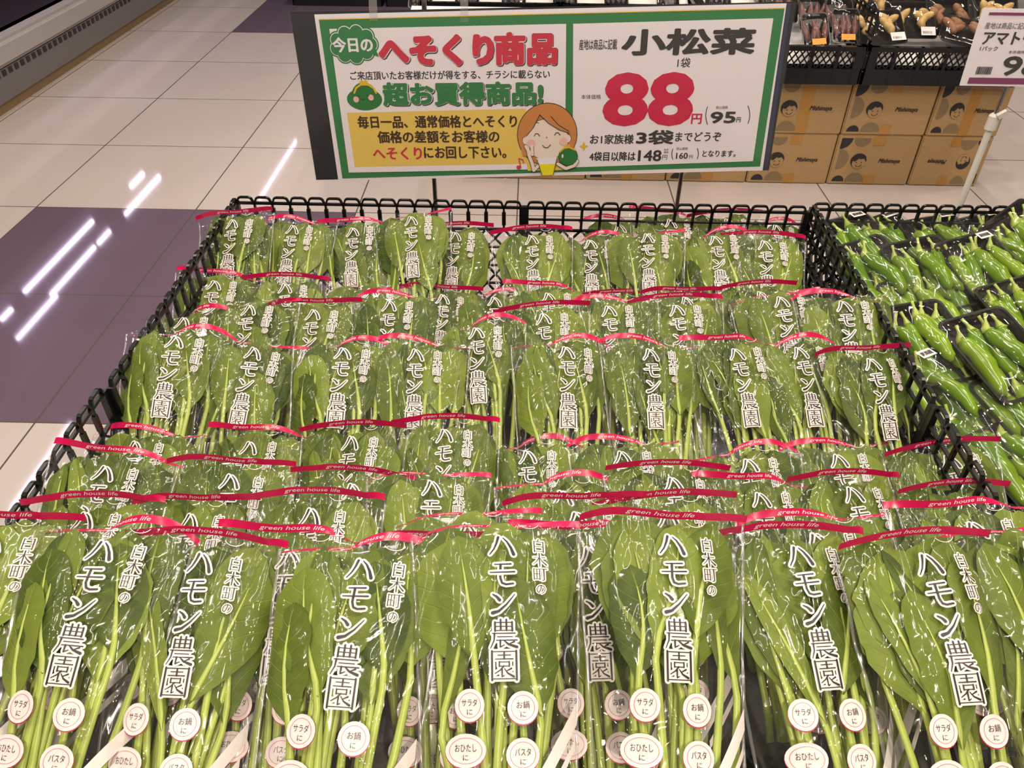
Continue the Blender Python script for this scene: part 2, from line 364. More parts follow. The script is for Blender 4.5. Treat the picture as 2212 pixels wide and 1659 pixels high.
# brush glyphs: (points, start width, end width) in a 100-unit cell
H3, V6 = 3.4, 7
GL = {
 'ha': [([(38, 82), (32, 60), (22, 36), (6, 14)], 10, 4), ([(56, 80), (70, 66), (84, 42), (93, 16)], 4, 13)],
 'mo': [([(22, 83), (82, 86)], 4, 6), ([(6, 52), (94, 56)], 4, 6), ([(44, 83), (42, 32), (48, 14), (62, 9), (88, 12)], 9, 7)],
 'n': [([(14, 80), (28, 72), (38, 60)], 5, 12), ([(12, 14), (34, 20), (62, 44), (92, 80)], 13, 3)],
 'nou': [([(20, 88), (80, 88)], H3, H3), ([(20, 89), (20, 58)], V6, V6), ([(80, 89), (80, 58)], V6, V6), ([(20, 60), (80, 60)], H3, H3), ([(20, 74), (80, 74)], H3, H3),
   ([(40, 98), (40, 60)], V6, V6), ([(60, 98), (60, 60)], V6, V6), ([(10, 50), (90, 50)], H3, H3 + 1), ([(18, 50), (16, 26), (4, 0)], V6, 3), ([(28, 38), (80, 38)], H3, H3), ([(24, 26), (96, 26)], H3, H3 + 1),
   ([(38, 26), (37, 3), (52, 10)], V6, 3), ([(50, 26), (66, 12), (95, 2)], 4, 10), ([(86, 21), (68, 13)], 6, 3)],
 'en': [([(8, 95), (92, 95)], H3, H3), ([(8, 97), (8, 0)], V6, V6), ([(92, 97), (92, 0)], V6, V6), ([(8, 4), (92, 4)], H3, H3), ([(28, 83), (72, 83)], H3, H3), ([(50, 92), (50, 70)], 6, 6), ([(20, 70), (80, 70)], H3, H3 + 1),
   ([(33, 60), (67, 60)], H3, H3), ([(33, 61), (33, 45)], 5, 5), ([(67, 61), (67, 45)], 5, 5), ([(33, 46), (67, 46)], H3, H3), ([(48, 46), (36, 33), (18, 22)], 6, 3), ([(42, 36), (42, 11), (50, 15)], 6, 3), ([(74, 38), (56, 29)], 6, 3), ([(50, 38), (62, 22), (82, 11)], 3, 8)],
 'shiro': [([(50, 99), (40, 82)], 8, 4), ([(18, 82), (82, 82)], H3, H3), ([(18, 84), (18, 2)], V6, V6), ([(82, 84), (82, 2)], V6, V6), ([(18, 45), (82, 45)], H3, H3), ([(18, 8), (82, 8)], H3, H3)],
 'ki': [([(8, 68), (92, 70)], H3, 5), ([(50, 98), (50, 0)], 9, 7), ([(48, 67), (30, 38), (4, 14)], 7, 3), ([(52, 67), (70, 38), (97, 14)], 3, 10)],
 'machi': [([(6, 86), (46, 86)], H3, H3), ([(6, 88), (6, 10)], 6, 6), ([(46, 88), (46, 10)], 6, 6), ([(6, 50), (46, 50)], H3, H3), ([(26, 86), (26, 14)], 5, 5), ([(6, 14), (46, 14)], H3, H3), ([(52, 88), (98, 90)], H3, 5), ([(76, 88), (76, 8), (62, 3)], 8, 4)],
 'no': [([(54, 80), (48, 46), (32, 18), (18, 24), (14, 50), (30, 76), (54, 84), (78, 74), (88, 50), (78, 24), (54, 8)], 7, 5)],
}
def brush(bm, key, cx, cy, size, fn, lay, grow, mi):
    for pts, a, b in GL[key]:
        stroke2(bm, [(cx + (p[0] - 50) / 100 * size, cy + (p[1] - 50) / 100 * size) for p in pts], (a + grow) / 100 * size, (b + grow) / 100 * size, fn, mi, lay)

def grid_mesh(bm, P, uvl=None, mi=0, UV=None):
    rows = [[bm.verts.new(p) for p in r] for r in P]
    for j in range(len(rows) - 1):
        for i in range(len(rows[0]) - 1):
            f = bm.faces.new((rows[j][i], rows[j][i + 1], rows[j + 1][i + 1], rows[j + 1][i])); f.material_index = mi
            if uvl:
                for lp, (a, c) in zip(f.loops, ((j, i), (j, i + 1), (j + 1, i + 1), (j + 1, i))): lp[uvl].uv = UV(a, c)
def make_bag(var):
    rnd = random.Random(100 + var * 17); sd = var + 1
    root = empty('komatsuna_bag')
    # film: front and back sheets
    b = newbm(); NX, NY = 58, 90; top = BH - 0.017
    def wr(x, y):
        r = abs(noise.noise(Vector((x * 38 + sd * 11, y * 11 + x * 20 * math.sin(sd), sd)))); r2 = abs(noise.noise(Vector((x * 20 - y * 24, y * 18, sd + 9))))
        return 0.0034 * max(0, 1 - r * 4.5) ** 1.4 + 0.0022 * max(0, 1 - r2 * 6)
    cr = []
    for q in range(9):
        sx_ = rnd.choice((-1, 1)); x0 = sx_ * rnd.uniform(0.03, 0.10); y0 = rnd.uniform(0.18, BH); x1 = x0 - sx_ * rnd.uniform(-0.012, 0.03); y1 = y0 - rnd.uniform(0.05, 0.20); cr.append((x0, y0, x1, y1, rnd.uniform(0.0015, 0.0042), rnd.uniform(0.004, 0.009)))
    for q in range(5):
        x0 = rnd.uniform(-0.08, 0.08); y0 = BH - rnd.uniform(0, 0.05); cr.append((x0, y0, x0 + rnd.uniform(-0.05, 0.05), y0 - rnd.uniform(0.02, 0.07), rnd.uniform(0.0015, 0.003), rnd.uniform(0.004, 0.007)))
    for q in range(5):
        sx_ = rnd.choice((-1, 1)); x0 = sx_ * rnd.uniform(0.02, 0.085); y0 = rnd.uniform(0.24, BH - 0.03); cr.append((x0, y0, x0 + rnd.uniform(-0.012, 0.012), y0 - rnd.uniform(0.07, 0.16), rnd.uniform(0.002, 0.004), rnd.uniform(0.010, 0.018)))
    def crease(x, y):
        z = 0
        for x0, y0, x1, y1, h, ww in cr:
            dx, dy = x1 - x0, y1 - y0; t = max(0, min(1, ((x - x0) * dx + (y - y0) * dy) / (dx * dx + dy * dy))); d = math.hypot(x - x0 - dx * t, y - y0 - dy * t)
            z = max(z, h * max(0, 1 - d / ww) * (1 - 0.6 * t))
        return z
    def edge(x, y):
        s = abs(x) / (bag_w(y) / 2); k_ = max(0, s - 0.74) / 0.26; return k_ * (0.007 * noise.noise(Vector((x * 8, y * 20, sd * 2.2))) + 0.005 * noise.noise(Vector((x * 60, y * 9, sd * 4.2))))
    P = []
    for j in range(NY + 1):
        r = []
        for i in range(NX + 1):
            y = top * j / NY; x = bag_w(y) / 2 * (2 * i / NX - 1); r.append(fold(x, y, zf(x, y, sd) + wr(x, y) + crease(x, y) + edge(x, y), sd, 0.5))
        P.append(r)
    grid_mesh(b, P)
    P = []
    for j in range(NY + 1):
        y = BH * j / NY; P.append([fold(x, y, zb(x, y, sd) + edge(x, y), sd) for x in [bag_w(y) / 2 * (2 * i / NX - 1) for i in range(NX + 1)]])
    grid_mesh(b, P)
    # punched curl at the lip
    obj('film', b, FILM, root, True)
    for sg_ in (-1, 1):
        b = newbm(); P = []
        for j in range(61):
            y = top * j / 60; P.append([fold(sg_ * (bag_w(y) / 2 + ox), y, 0.0008 + edge(sg_ * bag_w(y) / 2 * 0.999, y) + oz, sd, 0.5) for ox, oz in ((-0.0025, 0), (-0.001, 0.0008), (0.0006, 0.0004), (0.0012, -0.0008))])
        grid_mesh(b, P); obj('side_seam', b, SEAM, root, True)
    fb = lambda x, y, lay: fold(x, y, zb(x, y, sd) + edge(x, y) + 0.0010 + lay * 0.0006, sd)
    b = newbm(); P = [[fb(WT / 2 * 0.985 * (2 * i / NX - 1), BH - 0.0105 + 0.0105 * j / 3, 0) for i in range(NX + 1)] for j in range(4)]
    grid_mesh(b, P); hs = obj('header_strip', b, RED, root, True); hs['label'] = 'crimson header strip'
    b = newbm(); text2(b, 'green house life', -0.046, BH - 0.0092, 0.036, BH - 0.0022, fb, 0, 1, 0.0, 0.45); obj('strip_lettering', b, WHITE, hs)
    ff = lambda x, y, lay: fold(x, y, zf(x, y, sd) + 0.0044 + lay * 0.0007, sd, 0.5)
    b = newbm(); stroke2(b, [(0.036 + 0.013 * math.cos(math.pi * 1.15 + math.pi * 0.75 * q / 12), BH - 0.017 + 0.010 * math.sin(math.pi * 1.15 + math.pi * 0.75 * q / 12)) for q in range(13)], 0.0006, 0.0009, ff, 0, 0, False)
    obj('tear_notch', b, WHITE, root)
    # name printed down the middle, the town beside it
    b = newbm(); sx = rnd.uniform(-0.008, 0.004)
    for g, mi, lay in ((15, 0, 0), (0, 1, 1)):
        for q, kk in enumerate(('ha', 'mo', 'n', 'nou', 'en')): brush(b, kk, sx, BH - 0.051 - q * 0.0336, 0.0312, ff, lay, g, mi)
        for q, kk in enumerate(('shiro', 'ki', 'machi', 'no')): brush(b, kk, sx + 0.043, BH - 0.049 - q * 0.0178, 0.0165 if kk != 'no' else 0.013, ff, lay, g + 6 if g else 0, mi)
    obj('printed_name', b, [WHITE, INK], root)
    for cx, cy, rx, lines in ((-0.037, 0.262, 0.0155, ('サラダ', 'に')), (0.019, 0.266, 0.0165, ('お鍋', 'に')), (-0.041, 0.314, 0.021, ('おひたし', 'に')), (0.018, 0.320, 0.0175, ('パスタ', 'に'))):
        b = newbm(); y0 = BH - cy * 0.862; x0 = cx + sx
        disc2(b, x0, y0 - 0.0009, rx + 0.0003, 0.0172, ff, 1, 0); disc2(b, x0, y0, rx, 0.0168, ff, 0, 1); ring2(b, x0, y0, rx - 0.004, 0.0128, 0.0004, ff, 1, 2)
        ww = 0.0042 * len(lines[0]) * (1.25 if len(lines[0]) < 3 else 1.0)
        text2(b, lines[0], x0 - ww * 0.66, y0 - 0.001, x0 + ww * 0.66, y0 + 0.0065, ff, 2, 2); text2(b, lines[1], x0 - 0.0028, y0 - 0.0095, x0 + 0.0028, y0 - 0.004, ff, 2, 2)
        o = obj('printed_badge', b, [BADGE, BADGERED, INK], root); o['label'] = 'round pinkish white badge with small black writing'
    b = newbm()
    def stripe(x0, y0, x1, y1, ww):
        n = 9
        for q in range(n):
            a, c = q / n, (q + 1) / n
            xa, ya, xc, yc = x0 + (x1 - x0) * a, y0 + (y1 - y0) * a, x0 + (x1 - x0) * c, y0 + (y1 - y0) * c
            poly2(b, [(xa, ya), (xc, yc), (xc, yc - ww), (xa, ya - ww)], ff, 0, 0)
    stripe(0.084, BH - 0.226, 0.017, BH - 0.326, 0.022); stripe(0.080, BH - 0.264, 0.035, BH - 0.333, 0.010)
    obj('printed_stripe', b, WHITE, root)
    b = newbm(); text2(b, '広島県産', -0.045, BH - 0.334, -0.003, BH - 0.322, ff, 0, 0, 0.0006); text2(b, '広島県産', -0.045, BH - 0.334, -0.003, BH - 0.322, ff, 1, 1, 0.0001); obj('printed_origin', b, [WHITE, INK], root)
    # leaves
    NL = 14
    for k in range(NL):
        fr = 0.10 + 0.80 * k / (NL - 1)
        backness = 1 - k / (NL - 1)
        W = rnd.choice((0.062, 0.075, 0.088, 0.10, 0.108)) * (1 if backness > 0.45 else 0.70)
        if k % 4 == 3: W = rnd.uniform(0.022, 0.034)
        xt = (rnd.uniform(-0.072, 0.072) if k > 3 else (-0.055, 0.055, 0.012, -0.03)[k]); L = rnd.uniform(0.12, 0.185) if W > 0.04 else rnd.uniform(0.13, 0.19)
        yt = BH - 0.012 - (1 - backness) * rnd.uniform(0.0, 0.075) - rnd.uniform(0, 0.014); tilt = rnd.uniform(-0.26, 0.26) + xt * 2.0
        yb = yt - L; xb = xt - math.sin(tilt) * L; ph = rnd.uniform(0, 50); cup = rnd.uniform(-0.10, 0.10); fol = rnd.uniform(-0.25, 0.25)
        b = newbm(); uvl = b.loops.layers.uv.new('UVMap'); NU, NVV = 12, 22
        def cl(v): return xb + (xt - xb) * v + 0.010 * math.sin(v * 3.1) * math.sin(ph), yb + (yt - yb) * v
        def hw(v): return W / 2 * max(0.04, math.sin(math.pi / 2 * min(1, v / 0.54)) ** 0.95 if v < 0.54 else max(0, 1 - ((v - 0.54) / 0.46) ** 2.5) ** 0.5)
        P = []
        for j in range(NVV + 1):
            v = j / NVV; x0, y0 = cl(v); r = []
            for i in range(NU + 1):
                u = 2 * i / NU - 1; wav = 1 + 0.16 * noise.noise(Vector((u * 0.9 + ph, v * 8, ph)))
                x = x0 + u * hw(v) * wav * math.cos(tilt); y = y0 - u * hw(v) * math.sin(tilt) - 0.12 * abs(u) * hw(v)
                x = max(-bag_w(y) * 0.475, min(bag_w(y) * 0.475, x)); y = min(y, BH - 0.011)
                Z = zf(x, y, sd); z = Z * (fr + cup * u * u + fol * 0.5 * u * hw(v) / 0.04 * 0.35) + 0.0026 * noise.noise(Vector((x * 40, y * 26, ph))) - 0.0012 * math.exp(-(u * 6) ** 2)
                r.append(fold(x, y, max(zb(x, y, sd) + 0.001, min(z, Z * 0.985 - 0.0004)), sd, 0.5))
            P.append(r)
        grid_mesh(b, P, uvl, 0, lambda j, i: (i / NU, j / NVV))
        lf = obj('leaf', b, LEAF, root, True)
        b = newbm(); xs = max(-0.045, min(0.045, xb * 0.55)) + rnd.uniform(-0.008, 0.008); pts, rads = [], []
        for q in range(13):
            t = q / 12
            if t < 0.62:
                a = t / 0.62; x = xs + (xb - xs) * a + 0.006 * math.sin(a * 3.1) * math.sin(ph * 2); y = 0.018 + (yb - 0.018) * a; rr = 0.0062 - 0.0022 * a
            else:
                a = (t - 0.62) / 0.38; x, y = cl(a * 0.8); rr = 0.0038 * (1 - a) + 0.0006
            pts.append((x, y, max(0.0, zf(x, y, sd) * min(0.9, fr + 0.02)) - rr * (0.55 if t < 0.62 else 0.35))); rads.append(rr)
        tube(b, pts, rads, 8, squash=0.6); obj('stem', b, STEM, lf, True)
    return root

ROWS = {0: (2.06, 38, 'against the right rear basket rim'), 1: (1.97, 37, 'in the rearmost full row'), 2: (1.84, 36, 'in the second row from the back'),
        3: (1.70, 35, 'in the third row from the back'), 4: (1.55, 34, 'in the tall middle row'), 5: (1.42, 33, 'just before the tall middle row'),
        6: (1.28, 32, 'in the third row from the front'), 7: (1.12, 31, 'in the second row from the front'), 8: (0.975, 30, 'in the front row')}
SL = {0: 0.1, 1: 0.1, 2: 0.16, 3: 0.2, 4: 0.24, 5: 0.22, 6: 0.22, 7: 0.2, 8: 0.2}
# row, centre x, top y, slope of the top edge, nearness shift, remark
BAGS = [
 (0, 1335, 462, -.20, 0, ''), (0, 1442, 450, 0, -.015, ''), (0, 1558, 452, -.25, 0, ''), (0, 1665, 465, .15, -.015, ''),
 (1, 513, 452, -.08, -.03, 'with a crumpled pink left corner'), (1, 650, 464, .1, 0, ''), (1, 768, 468, -.1, 0, ''), (1, 888, 446, -.26, -.03, 'its corner raised high'), (1, 985, 480, .1, .02, ''),
 (1, 1147, 488, -.22, -.02, ''), (1, 1272, 498, 0, .02, ''), (1, 1392, 484, -.04, -.03, ''), (1, 1535, 490, -.15, -.01, ''), (1, 1645, 500, .12, -.02, ''),
 (2, 475, 580, .03, 0, ''), (2, 620, 590, -.16, .02, ''), (2, 800, 600, 0, .03, ''), (2, 955, 612, .05, .05, ''), (2, 1065, 618, .03, .04, ''), (2, 1180, 606, -.1, 0, ''), (2, 1330, 625, 0, .05, ''), (2, 1465, 618, -.04, .03, ''), (2, 1625, 606, -.1, 0, ''),
 (3, 415, 658, -.2, -.02, ''), (3, 552, 634, -.05, -.01, ''), (3, 688, 642, -.05, 0, ''), (3, 858, 622, -.02, -.02, ''), (3, 1030, 680, -.15, -.07, 'standing forward'), (3, 1170, 652, -.07, -.01, ''), (3, 1318, 632, -.18, 0, ''), (3, 1455, 634, -.06, -.01, ''), (3, 1670, 615, 0, .01, ''), (3, 1815, 622, .10, -.04, 'leaning right against the pepper basket'),
 (4, 395, 696, -.12, -.02, ''), (4, 560, 720, 0, 0, ''), (4, 748, 722, -.04, -.01, ''), (4, 908, 722, -.07, 0, ''), (4, 1215, 718, .05, -.01, ''), (4, 1402, 722, .03, 0, ''), (4, 1572, 720, -.07, .01, ''), (4, 1702, 720, 0, .02, ''), (4, 1850, 742, .04, -.02, ''),
 (5, 325, 914, -.12, 0, ''), (5, 560, 914, -.09, .02, ''), (5, 770, 905, -.02, -.01, ''), (5, 965, 893, -.12, .01, ''), (5, 1140, 938, .02, .03, ''), (5, 1345, 935, -.09, 0, ''), (5, 1600, 952, .02, 0, ''), (5, 1800, 942, -.03, .02, ''), (5, 2020, 946, .02, -.02, ''),
 (6, 258, 960, .10, -.02, ''), (6, 510, 980, .03, 0, ''), (6, 768, 1002, -.03, .01, 'with a crumpled empty top'), (6, 930, 996, -.07, 0, ''), (6, 1205, 1014, .13, -.01, ''), (6, 1435, 990, .06, .01, ''), (6, 1622, 1018, -.04, 0, ''), (6, 1810, 1010, 0, .01, ''), (6, 2040, 1032, .05, 0, ''),
 (7, 215, 1058, -.06, 0, ''), (7, 440, 1058, .05, .03, ''), (7, 690, 1050, -.07, 0, ''), (7, 1010, 1078, -.05, -.02, ''), (7, 1240, 1056, -.07, .03, ''), (7, 1430, 1055, -.05, .02, ''), (7, 1750, 1094, -.05, -.02, ''), (7, 2070, 1072, -.05, 0, ''),
 (8, 18, 1092, -.02, .02, 'cut off at the left edge'), (8, 262, 1108, .12, 0, ''), (8, 458, 1136, .02, .02, ''), (8, 640, 1128, .03, .07, 'half hidden behind its neighbours'), (8, 795, 1146, .10, -.02, 'tallest lettering at centre left'), (8, 950, 1136, .0, .07, 'mostly hidden between two others'),
 (8, 1072, 1100, -.05, 0, ''), (8, 1262, 1120, -.03, .07, 'showing mostly clear film'), (8, 1425, 1092, .10, -.02, ''), (8, 1690, 1122, -.05, .02, ''), (8, 1950, 1135, .03, -.02, ''), (8, 2165, 1112, -.03, .01, 'cut off at the right edge'),
]
ORD = ['leftmost', 'second', 'third', 'fourth', 'fifth', 'sixth', 'seventh', 'eighth', 'ninth', 'tenth', 'eleventh', 'twelfth', 'thirteenth']
PROTO = {}; NVAR = 7; KIDS = {}
rb = random.Random(5); rowcount = {}
for r in ROWS: rowcount[r] = sorted(b_[1] for b_ in BAGS if b_[0] == r)
for ib, (row, cx, ty, sl, dz, rem) in enumerate(BAGS):
    zd, e, rn = ROWS[row]; e = math.radians(e + rb.uniform(-2, 2)); P = EYE + ray(cx, ty) * (zd + dz)
    X0 = Vector((1, 0, 0)); U0 = Vector((0, math.cos(e), math.sin(e))); N0 = X0.cross(U0)
    s = SL[row] * (cx - 1106) / 780 + rb.uniform(-.03, .03)
    best = None      # turn within the bag's own plane
    for q in range(-60, 61):
        a = q * 0.01; U = U0 * math.cos(a) + X0 * math.sin(a); x1, y1 = to_px(P); x2, y2 = to_px(P - U * 0.2)
        d = abs((x2 - x1) / (y2 - y1) - s)
        if best is None or d < best[0]: best = (d, a)
    a = best[1] + 0.45 * (math.atan(sl)) * 0.7
    U = U0 * math.cos(a) + X0 * math.sin(a); X = U.cross(N0)
    yw = math.radians(6 if (row % 2) else -6) + rb.uniform(-.04, .04)
    X2 = X * math.cos(yw) + N0 * math.sin(yw); N = X2.cross(U)
    m = Matrix((X2, U, N)).transposed().to_4x4(); m.translation = P - U * BH
    v = rb.randrange(NVAR)
    while ib and v == lastv: v = rb.randrange(NVAR)
    lastv = v
    if v not in PROTO:
        PROTO[v] = make_bag(v); KIDS[v] = [(c_, list(c_.children)) for c_ in PROTO[v].children]
        src = None
    near = row >= 7
    o = bpy.data.objects.new('komatsuna_bag', None); C.objects.link(o); o.empty_display_size = 0.02
    for c_, g_ in KIDS[v]:
        if not near and c_.name.split('.')[0] in ('printed_badge', 'printed_stripe', 'printed_origin'): continue
        cc = c_.copy(); C.objects.link(cc); cc.parent = o
        for d_ in g_:
            dd = d_.copy(); C.objects.link(dd); dd.parent = cc
    sc_ = rb.uniform(0.97, 1.04); o.matrix_world = m @ Matrix.Diagonal((sc_, 1, 1, 1))
    k = rowcount[row].index(cx); nrow = len(rowcount[row])
    pos = ORD[k] + (' from the left ' if k else ' one ') if k < nrow - 1 else 'rightmost one '
    tag(o, 'bagged komatsuna, ' + pos + rn, 'bag of greens', 'bagged komatsuna greens')
for v in PROTO:      # the masters themselves leave the scene
    for c_, g_ in KIDS[v]:
        for d_ in g_: bpy.data.objects.remove(d_)
        bpy.data.objects.remove(c_)
    bpy.data.objects.remove(PROTO[v])

# ------------------------------------------------------------------ black lattice baskets and their stand
def wall(name, parent, L, h, mat4, hour, drop=0.0):
    b = newbm(); n = max(2, round(L / 0.046)); p = L / n; t = 0.007; Y = Vector((0, 1, 0)); H = h - drop
    bar(b, (0, 0, 0.004), (L, 0, 0.004), 0.008, t)
    if H > 0.12:
        bar(b, (0, 0, H - 0.016), (L, 0, H - 0.016), 0.006, t); z1 = H - 0.078; bar(b, (0, 0, z1), (L, 0, z1), 0.006, t)
        for k in range(n + 1):
            x = k * p
            if hour:
                for za, zb_, wa in ((H - 0.016, H - 0.03, 0.005), (H - 0.03, H - 0.065, 0.010), (H - 0.065, z1, 0.006)): bar(b, (x, 0, za), (x, 0, zb_), wa, t)
            else:
                bar(b, (x, 0, H - 0.016), (x, 0, z1), 0.007, t)
        if not hour: bar(b, (0, 0, H - 0.048), (L, 0, H - 0.048), 0.0035, t)
        for k in range(n):
            x = k * p; q = [(x + 0.002, H - 0.014), (x + 0.007, H - 0.002), (x + 0.013, H), (x + p - 0.013, H), (x + p - 0.007, H - 0.002), (x + p - 0.002, H - 0.014)]
            for (xa, za), (xb, zb_) in zip(q, q[1:]): bar(b, (xa, 0, za), (xb, 0, zb_), 0.0045, t)
    else:
        z1 = H; bar(b, (0, 0, z1), (L, 0, z1), 0.008, t)
    zm = 0.008
    while zm < z1 - 0.02:
        zn = min(z1, zm + 0.055)
        for k in range(n):
            x = k * p; bar(b, (x, 0, zm), (x + p, 0, zn), 0.0045, t); bar(b, (x + p, 0, zm), (x, 0, zn), 0.0045, t)
        bar(b, (0, 0, zn), (L, 0, zn), 0.004, t); zm = zn
    o = obj(name, b, BLACK, parent); o.matrix_local = mat4
    return o
def basket(x0, x1, y0, y1, zb_, h, label, hour, front_drop, back_drop, ld=0.0, rd=0.0):
    t = empty('lattice_basket', Matrix.Translation((x0, y0, zb_))); tag(t, label, 'basket', 'black lattice baskets')
    Lx, Ly = x1 - x0, y1 - y0; R90 = Matrix.Rotation(math.pi / 2, 4, 'Z')
    wall('rear_wall', t, Lx, h, Matrix.Translation((0, Ly, 0)), hour, back_drop); wall('front_wall', t, Lx, h, Matrix.Translation((0, 0, 0)), hour, front_drop)
    wall('side_wall', t, Ly, h, R90, hour, ld); wall('side_wall', t, Ly, h, Matrix.Translation((Lx, 0, 0)) @ R90, hour, rd)
    b = newbm(); box(b, 0, Lx, 0, Ly, -0.002, 0.004); obj('base_panel', b, BLACK, t)
    for cx in (0, Lx):
        for cy in (0, Ly):
            b = newbm(); bar(b, (cx, cy, 0), (cx, cy, h - 0.012 - (0 if cy and back_drop == 0 else (rd if cx else ld))), 0.012); obj('corner_post', b, BLACK, t)
ZB, BHH = 0.147, 0.303
basket(-0.745, -0.012, 1.085, 1.845, ZB, BHH, 'black lattice basket at left rear, under the price sign', True, 0.20, 0, 0, 0.2)
basket(0.0, 0.712, 1.085, 1.845, ZB, BHH, 'black lattice basket at right rear, beside the pepper basket', False, 0.20, 0, 0.2, 0.1)
basket(-0.755, -0.012, 0.34, 1.072, ZB, BHH, 'black lattice basket at left front, nearest the viewer', True, 0.20, 0.20, 0, 0.2)
basket(0.0, 0.712, 0.34, 1.072, ZB, BHH, 'black lattice basket at right front, nearest the viewer', False, 0.20, 0.20, 0.2, 0.1)
basket(0.732, 1.46, 1.085, 1.865, ZB, BHH, 'black lattice basket holding the rear pepper packs', False, 0.20, 0)
basket(0.732, 1.46, 0.34, 1.072, ZB, BHH, 'black lattice basket holding the front pepper packs', False, 0.20, 0.20)
t = empty('display_stand', Matrix.Translation((0.35, 1.1, 0))); tag(t, 'low black display stand under the baskets', 'stand')
b = newbm(); box(b, -1.09, 1.10, -0.75, 0.75, 0.115, 0.145); obj('stand_top', b, BLACK, t)
for sx in (-1.0, 0.0, 1.0):
    for sy in (-0.65, 0.65): b = newbm(); box(b, sx - 0.03, sx + 0.03, sy - 0.03, sy + 0.03, 0, 0.115); obj('leg', b, BLACK, t)

# ------------------------------------------------------------------ the large price sign
SX = Vector((1, -0.004, 0.024)).normalized(); SV = Vector((0, math.sin(0.096), math.cos(0.096))); SV = (SV - SX * SV.dot(SX)).normalized(); SN = SX.cross(SV)
S0 = Vector((0.02, 1.885, 0.70)); SC0 = SN.dot(S0)
def sg(px, py):
    d = at_plane(px, py, SN, SC0) - S0; return d.dot(SX), d.dot(SV)
fs = lambda x, y, lay: (x, y, 0.0006 * lay)
m4 = Matrix((SX, SV, SN)).transposed().to_4x4(); m4.translation = S0
sign = empty('price_sign', m4); tag(sign, 'large green-bordered price sign reading 88 yen above the bagged greens', 'sign')
def quad_px(b, pts, mi, lay): poly2(b, [sg(*p) for p in pts], fs, mi, lay)
def T(b, s, xl, ycl, xr, ycr, h, mi, lay, bold=0.0, shear=0.0, ny=0.7):
    a, c = sg(xl, ycl), sg(xr, ycr); hh = (sg((xl + xr) / 2, (ycl + ycr) / 2 - h / 2)[1] - sg((xl + xr) / 2, (ycl + ycr) / 2 + h / 2)[1]); y = (a[1] + c[1]) / 2
    text2(b, s, a[0] + bold * 0.9, y - hh / 2 + bold * 0.6, c[0] - bold * 0.9, y + hh / 2 - bold * 0.6, fs, mi, lay, bold, shear, ny)
def E2(b, cx, cy, rx, ry, mi, lay, n=28, a0=0, a1=2 * math.pi):
    c = sg(cx, cy); k = sg(cx + 10, cy)[0] - c[0]; disc2(b, c[0], c[1], rx * k / 10, ry * k / 10 * 1.05, fs, mi, lay, n, a0, a1)
def ST(b, pts, wpx, mi, lay):
    k = sg(1110, 200)[0] - sg(1100, 200)[0]; stroke2(b, [sg(*p) for p in pts], wpx * k / 10, wpx * k / 10, fs, mi, lay)
b = newbm(); P = [sg(*p) for p in ((683, 389), (1661, 368), (1720, 4), (626, 27))]
fr_ = [b.verts.new((x, y, -0.001)) for x, y in P]; bk_ = [b.verts.new((x, y, -0.004)) for x, y in P]
b.faces.new(fr_); b.faces.new(bk_[::-1])
for i in range(4): b.faces.new((fr_[i], bk_[i], bk_[(i + 1) % 4], fr_[(i + 1) % 4]))
obj('backing_card', b, CARDBLACK, sign)
b = newbm(); quad_px(b, [(731, 390), (1647, 368), (1699, 7), (679, 31)], 0, 1); obj('paper', b, PAPER, sign)
b = newbm(); quad_px(b, [(1648, 368), (1657, 367.5), (1709, 6), (1700, 6.5)], 0, 1); obj('navy_edge', b, NAVY, sign)
b = newbm(); quad_px(b, [(740, 385), (1641.5, 359), (1694.5, 17), (689, 42)], 0, 2); quad_px(b, [(689, 43), (1694.5, 18.5), (1694.5, 16.5), (689, 41)], 1, 3)
pg = obj('green_border', b, [GREEN, GOLD], sign)
b = newbm(); quad_px(b, [(754, 372), (1220.5, 364), (1223, 51), (712, 62)], 0, 4); obj('left_panel', b, PAPER, sign)
b = newbm(); quad_px(b, [(1237, 361), (1626, 347.5), (1670, 39), (1238, 51)], 0, 4); obj('right_panel', b, PAPER, sign)
b = newbm(); quad_px(b, [(767, 360), (1146, 353), (1137, 234), (750, 243)], 0, 5); obj('yellow_panel', b, YEL, sign)
# cloud badge
b = newbm()
for g, mi, lay in ((0, 0, 5), (-2.6, 1, 6), (-4.2, 0, 7)):
    for q in range(9):
        a = 2 * math.pi * q / 9; E2(b, 764 + 37 * math.cos(a), 95 - 27 * math.sin(a), 18 + g, 17 + g, mi if mi == 0 else 1, lay)
    E2(b, 764, 95, 42 + g, 33 + g, mi, lay)
quad_px(b, [(795, 112), (812, 104), (819, 122)], 0, 7)
T(b, '今日の', 719, 97, 806, 95, 33, 1, 8, 0.0014); obj('cloud_badge', b, [GREEN, PAPER], sign)
b = newbm()
for s_, xl, ya, xr, yb_, h, mi, bold in (('へそくり', 818, 112, 1067, 104, 66, 0, .0050), ('商品', 1068, 106, 1204, 103, 70, 0, .0040), ('超お買得商品!', 827, 204, 1173, 199, 50, 1, .0030)):
    T(b, s_, xl + 1.5, ya + 2, xr + 1.5, yb_ + 2, h, 2, 5, bold + 0.0016, ny=1); T(b, s_, xl, ya, xr, yb_, h, 3, 6, bold + 0.0012, ny=1); T(b, s_, xl, ya, xr, yb_, h, mi, 7, bold, ny=.9)
obj('headline_lettering', b, [SRED, GREEN, SINK, PAPER], sign)
b = newbm(); T(b, 'ご来店頂いたお客様だけが得をする、チラシに載らない', 757, 165.5, 1188, 157, 19, 0, 5, .0005)
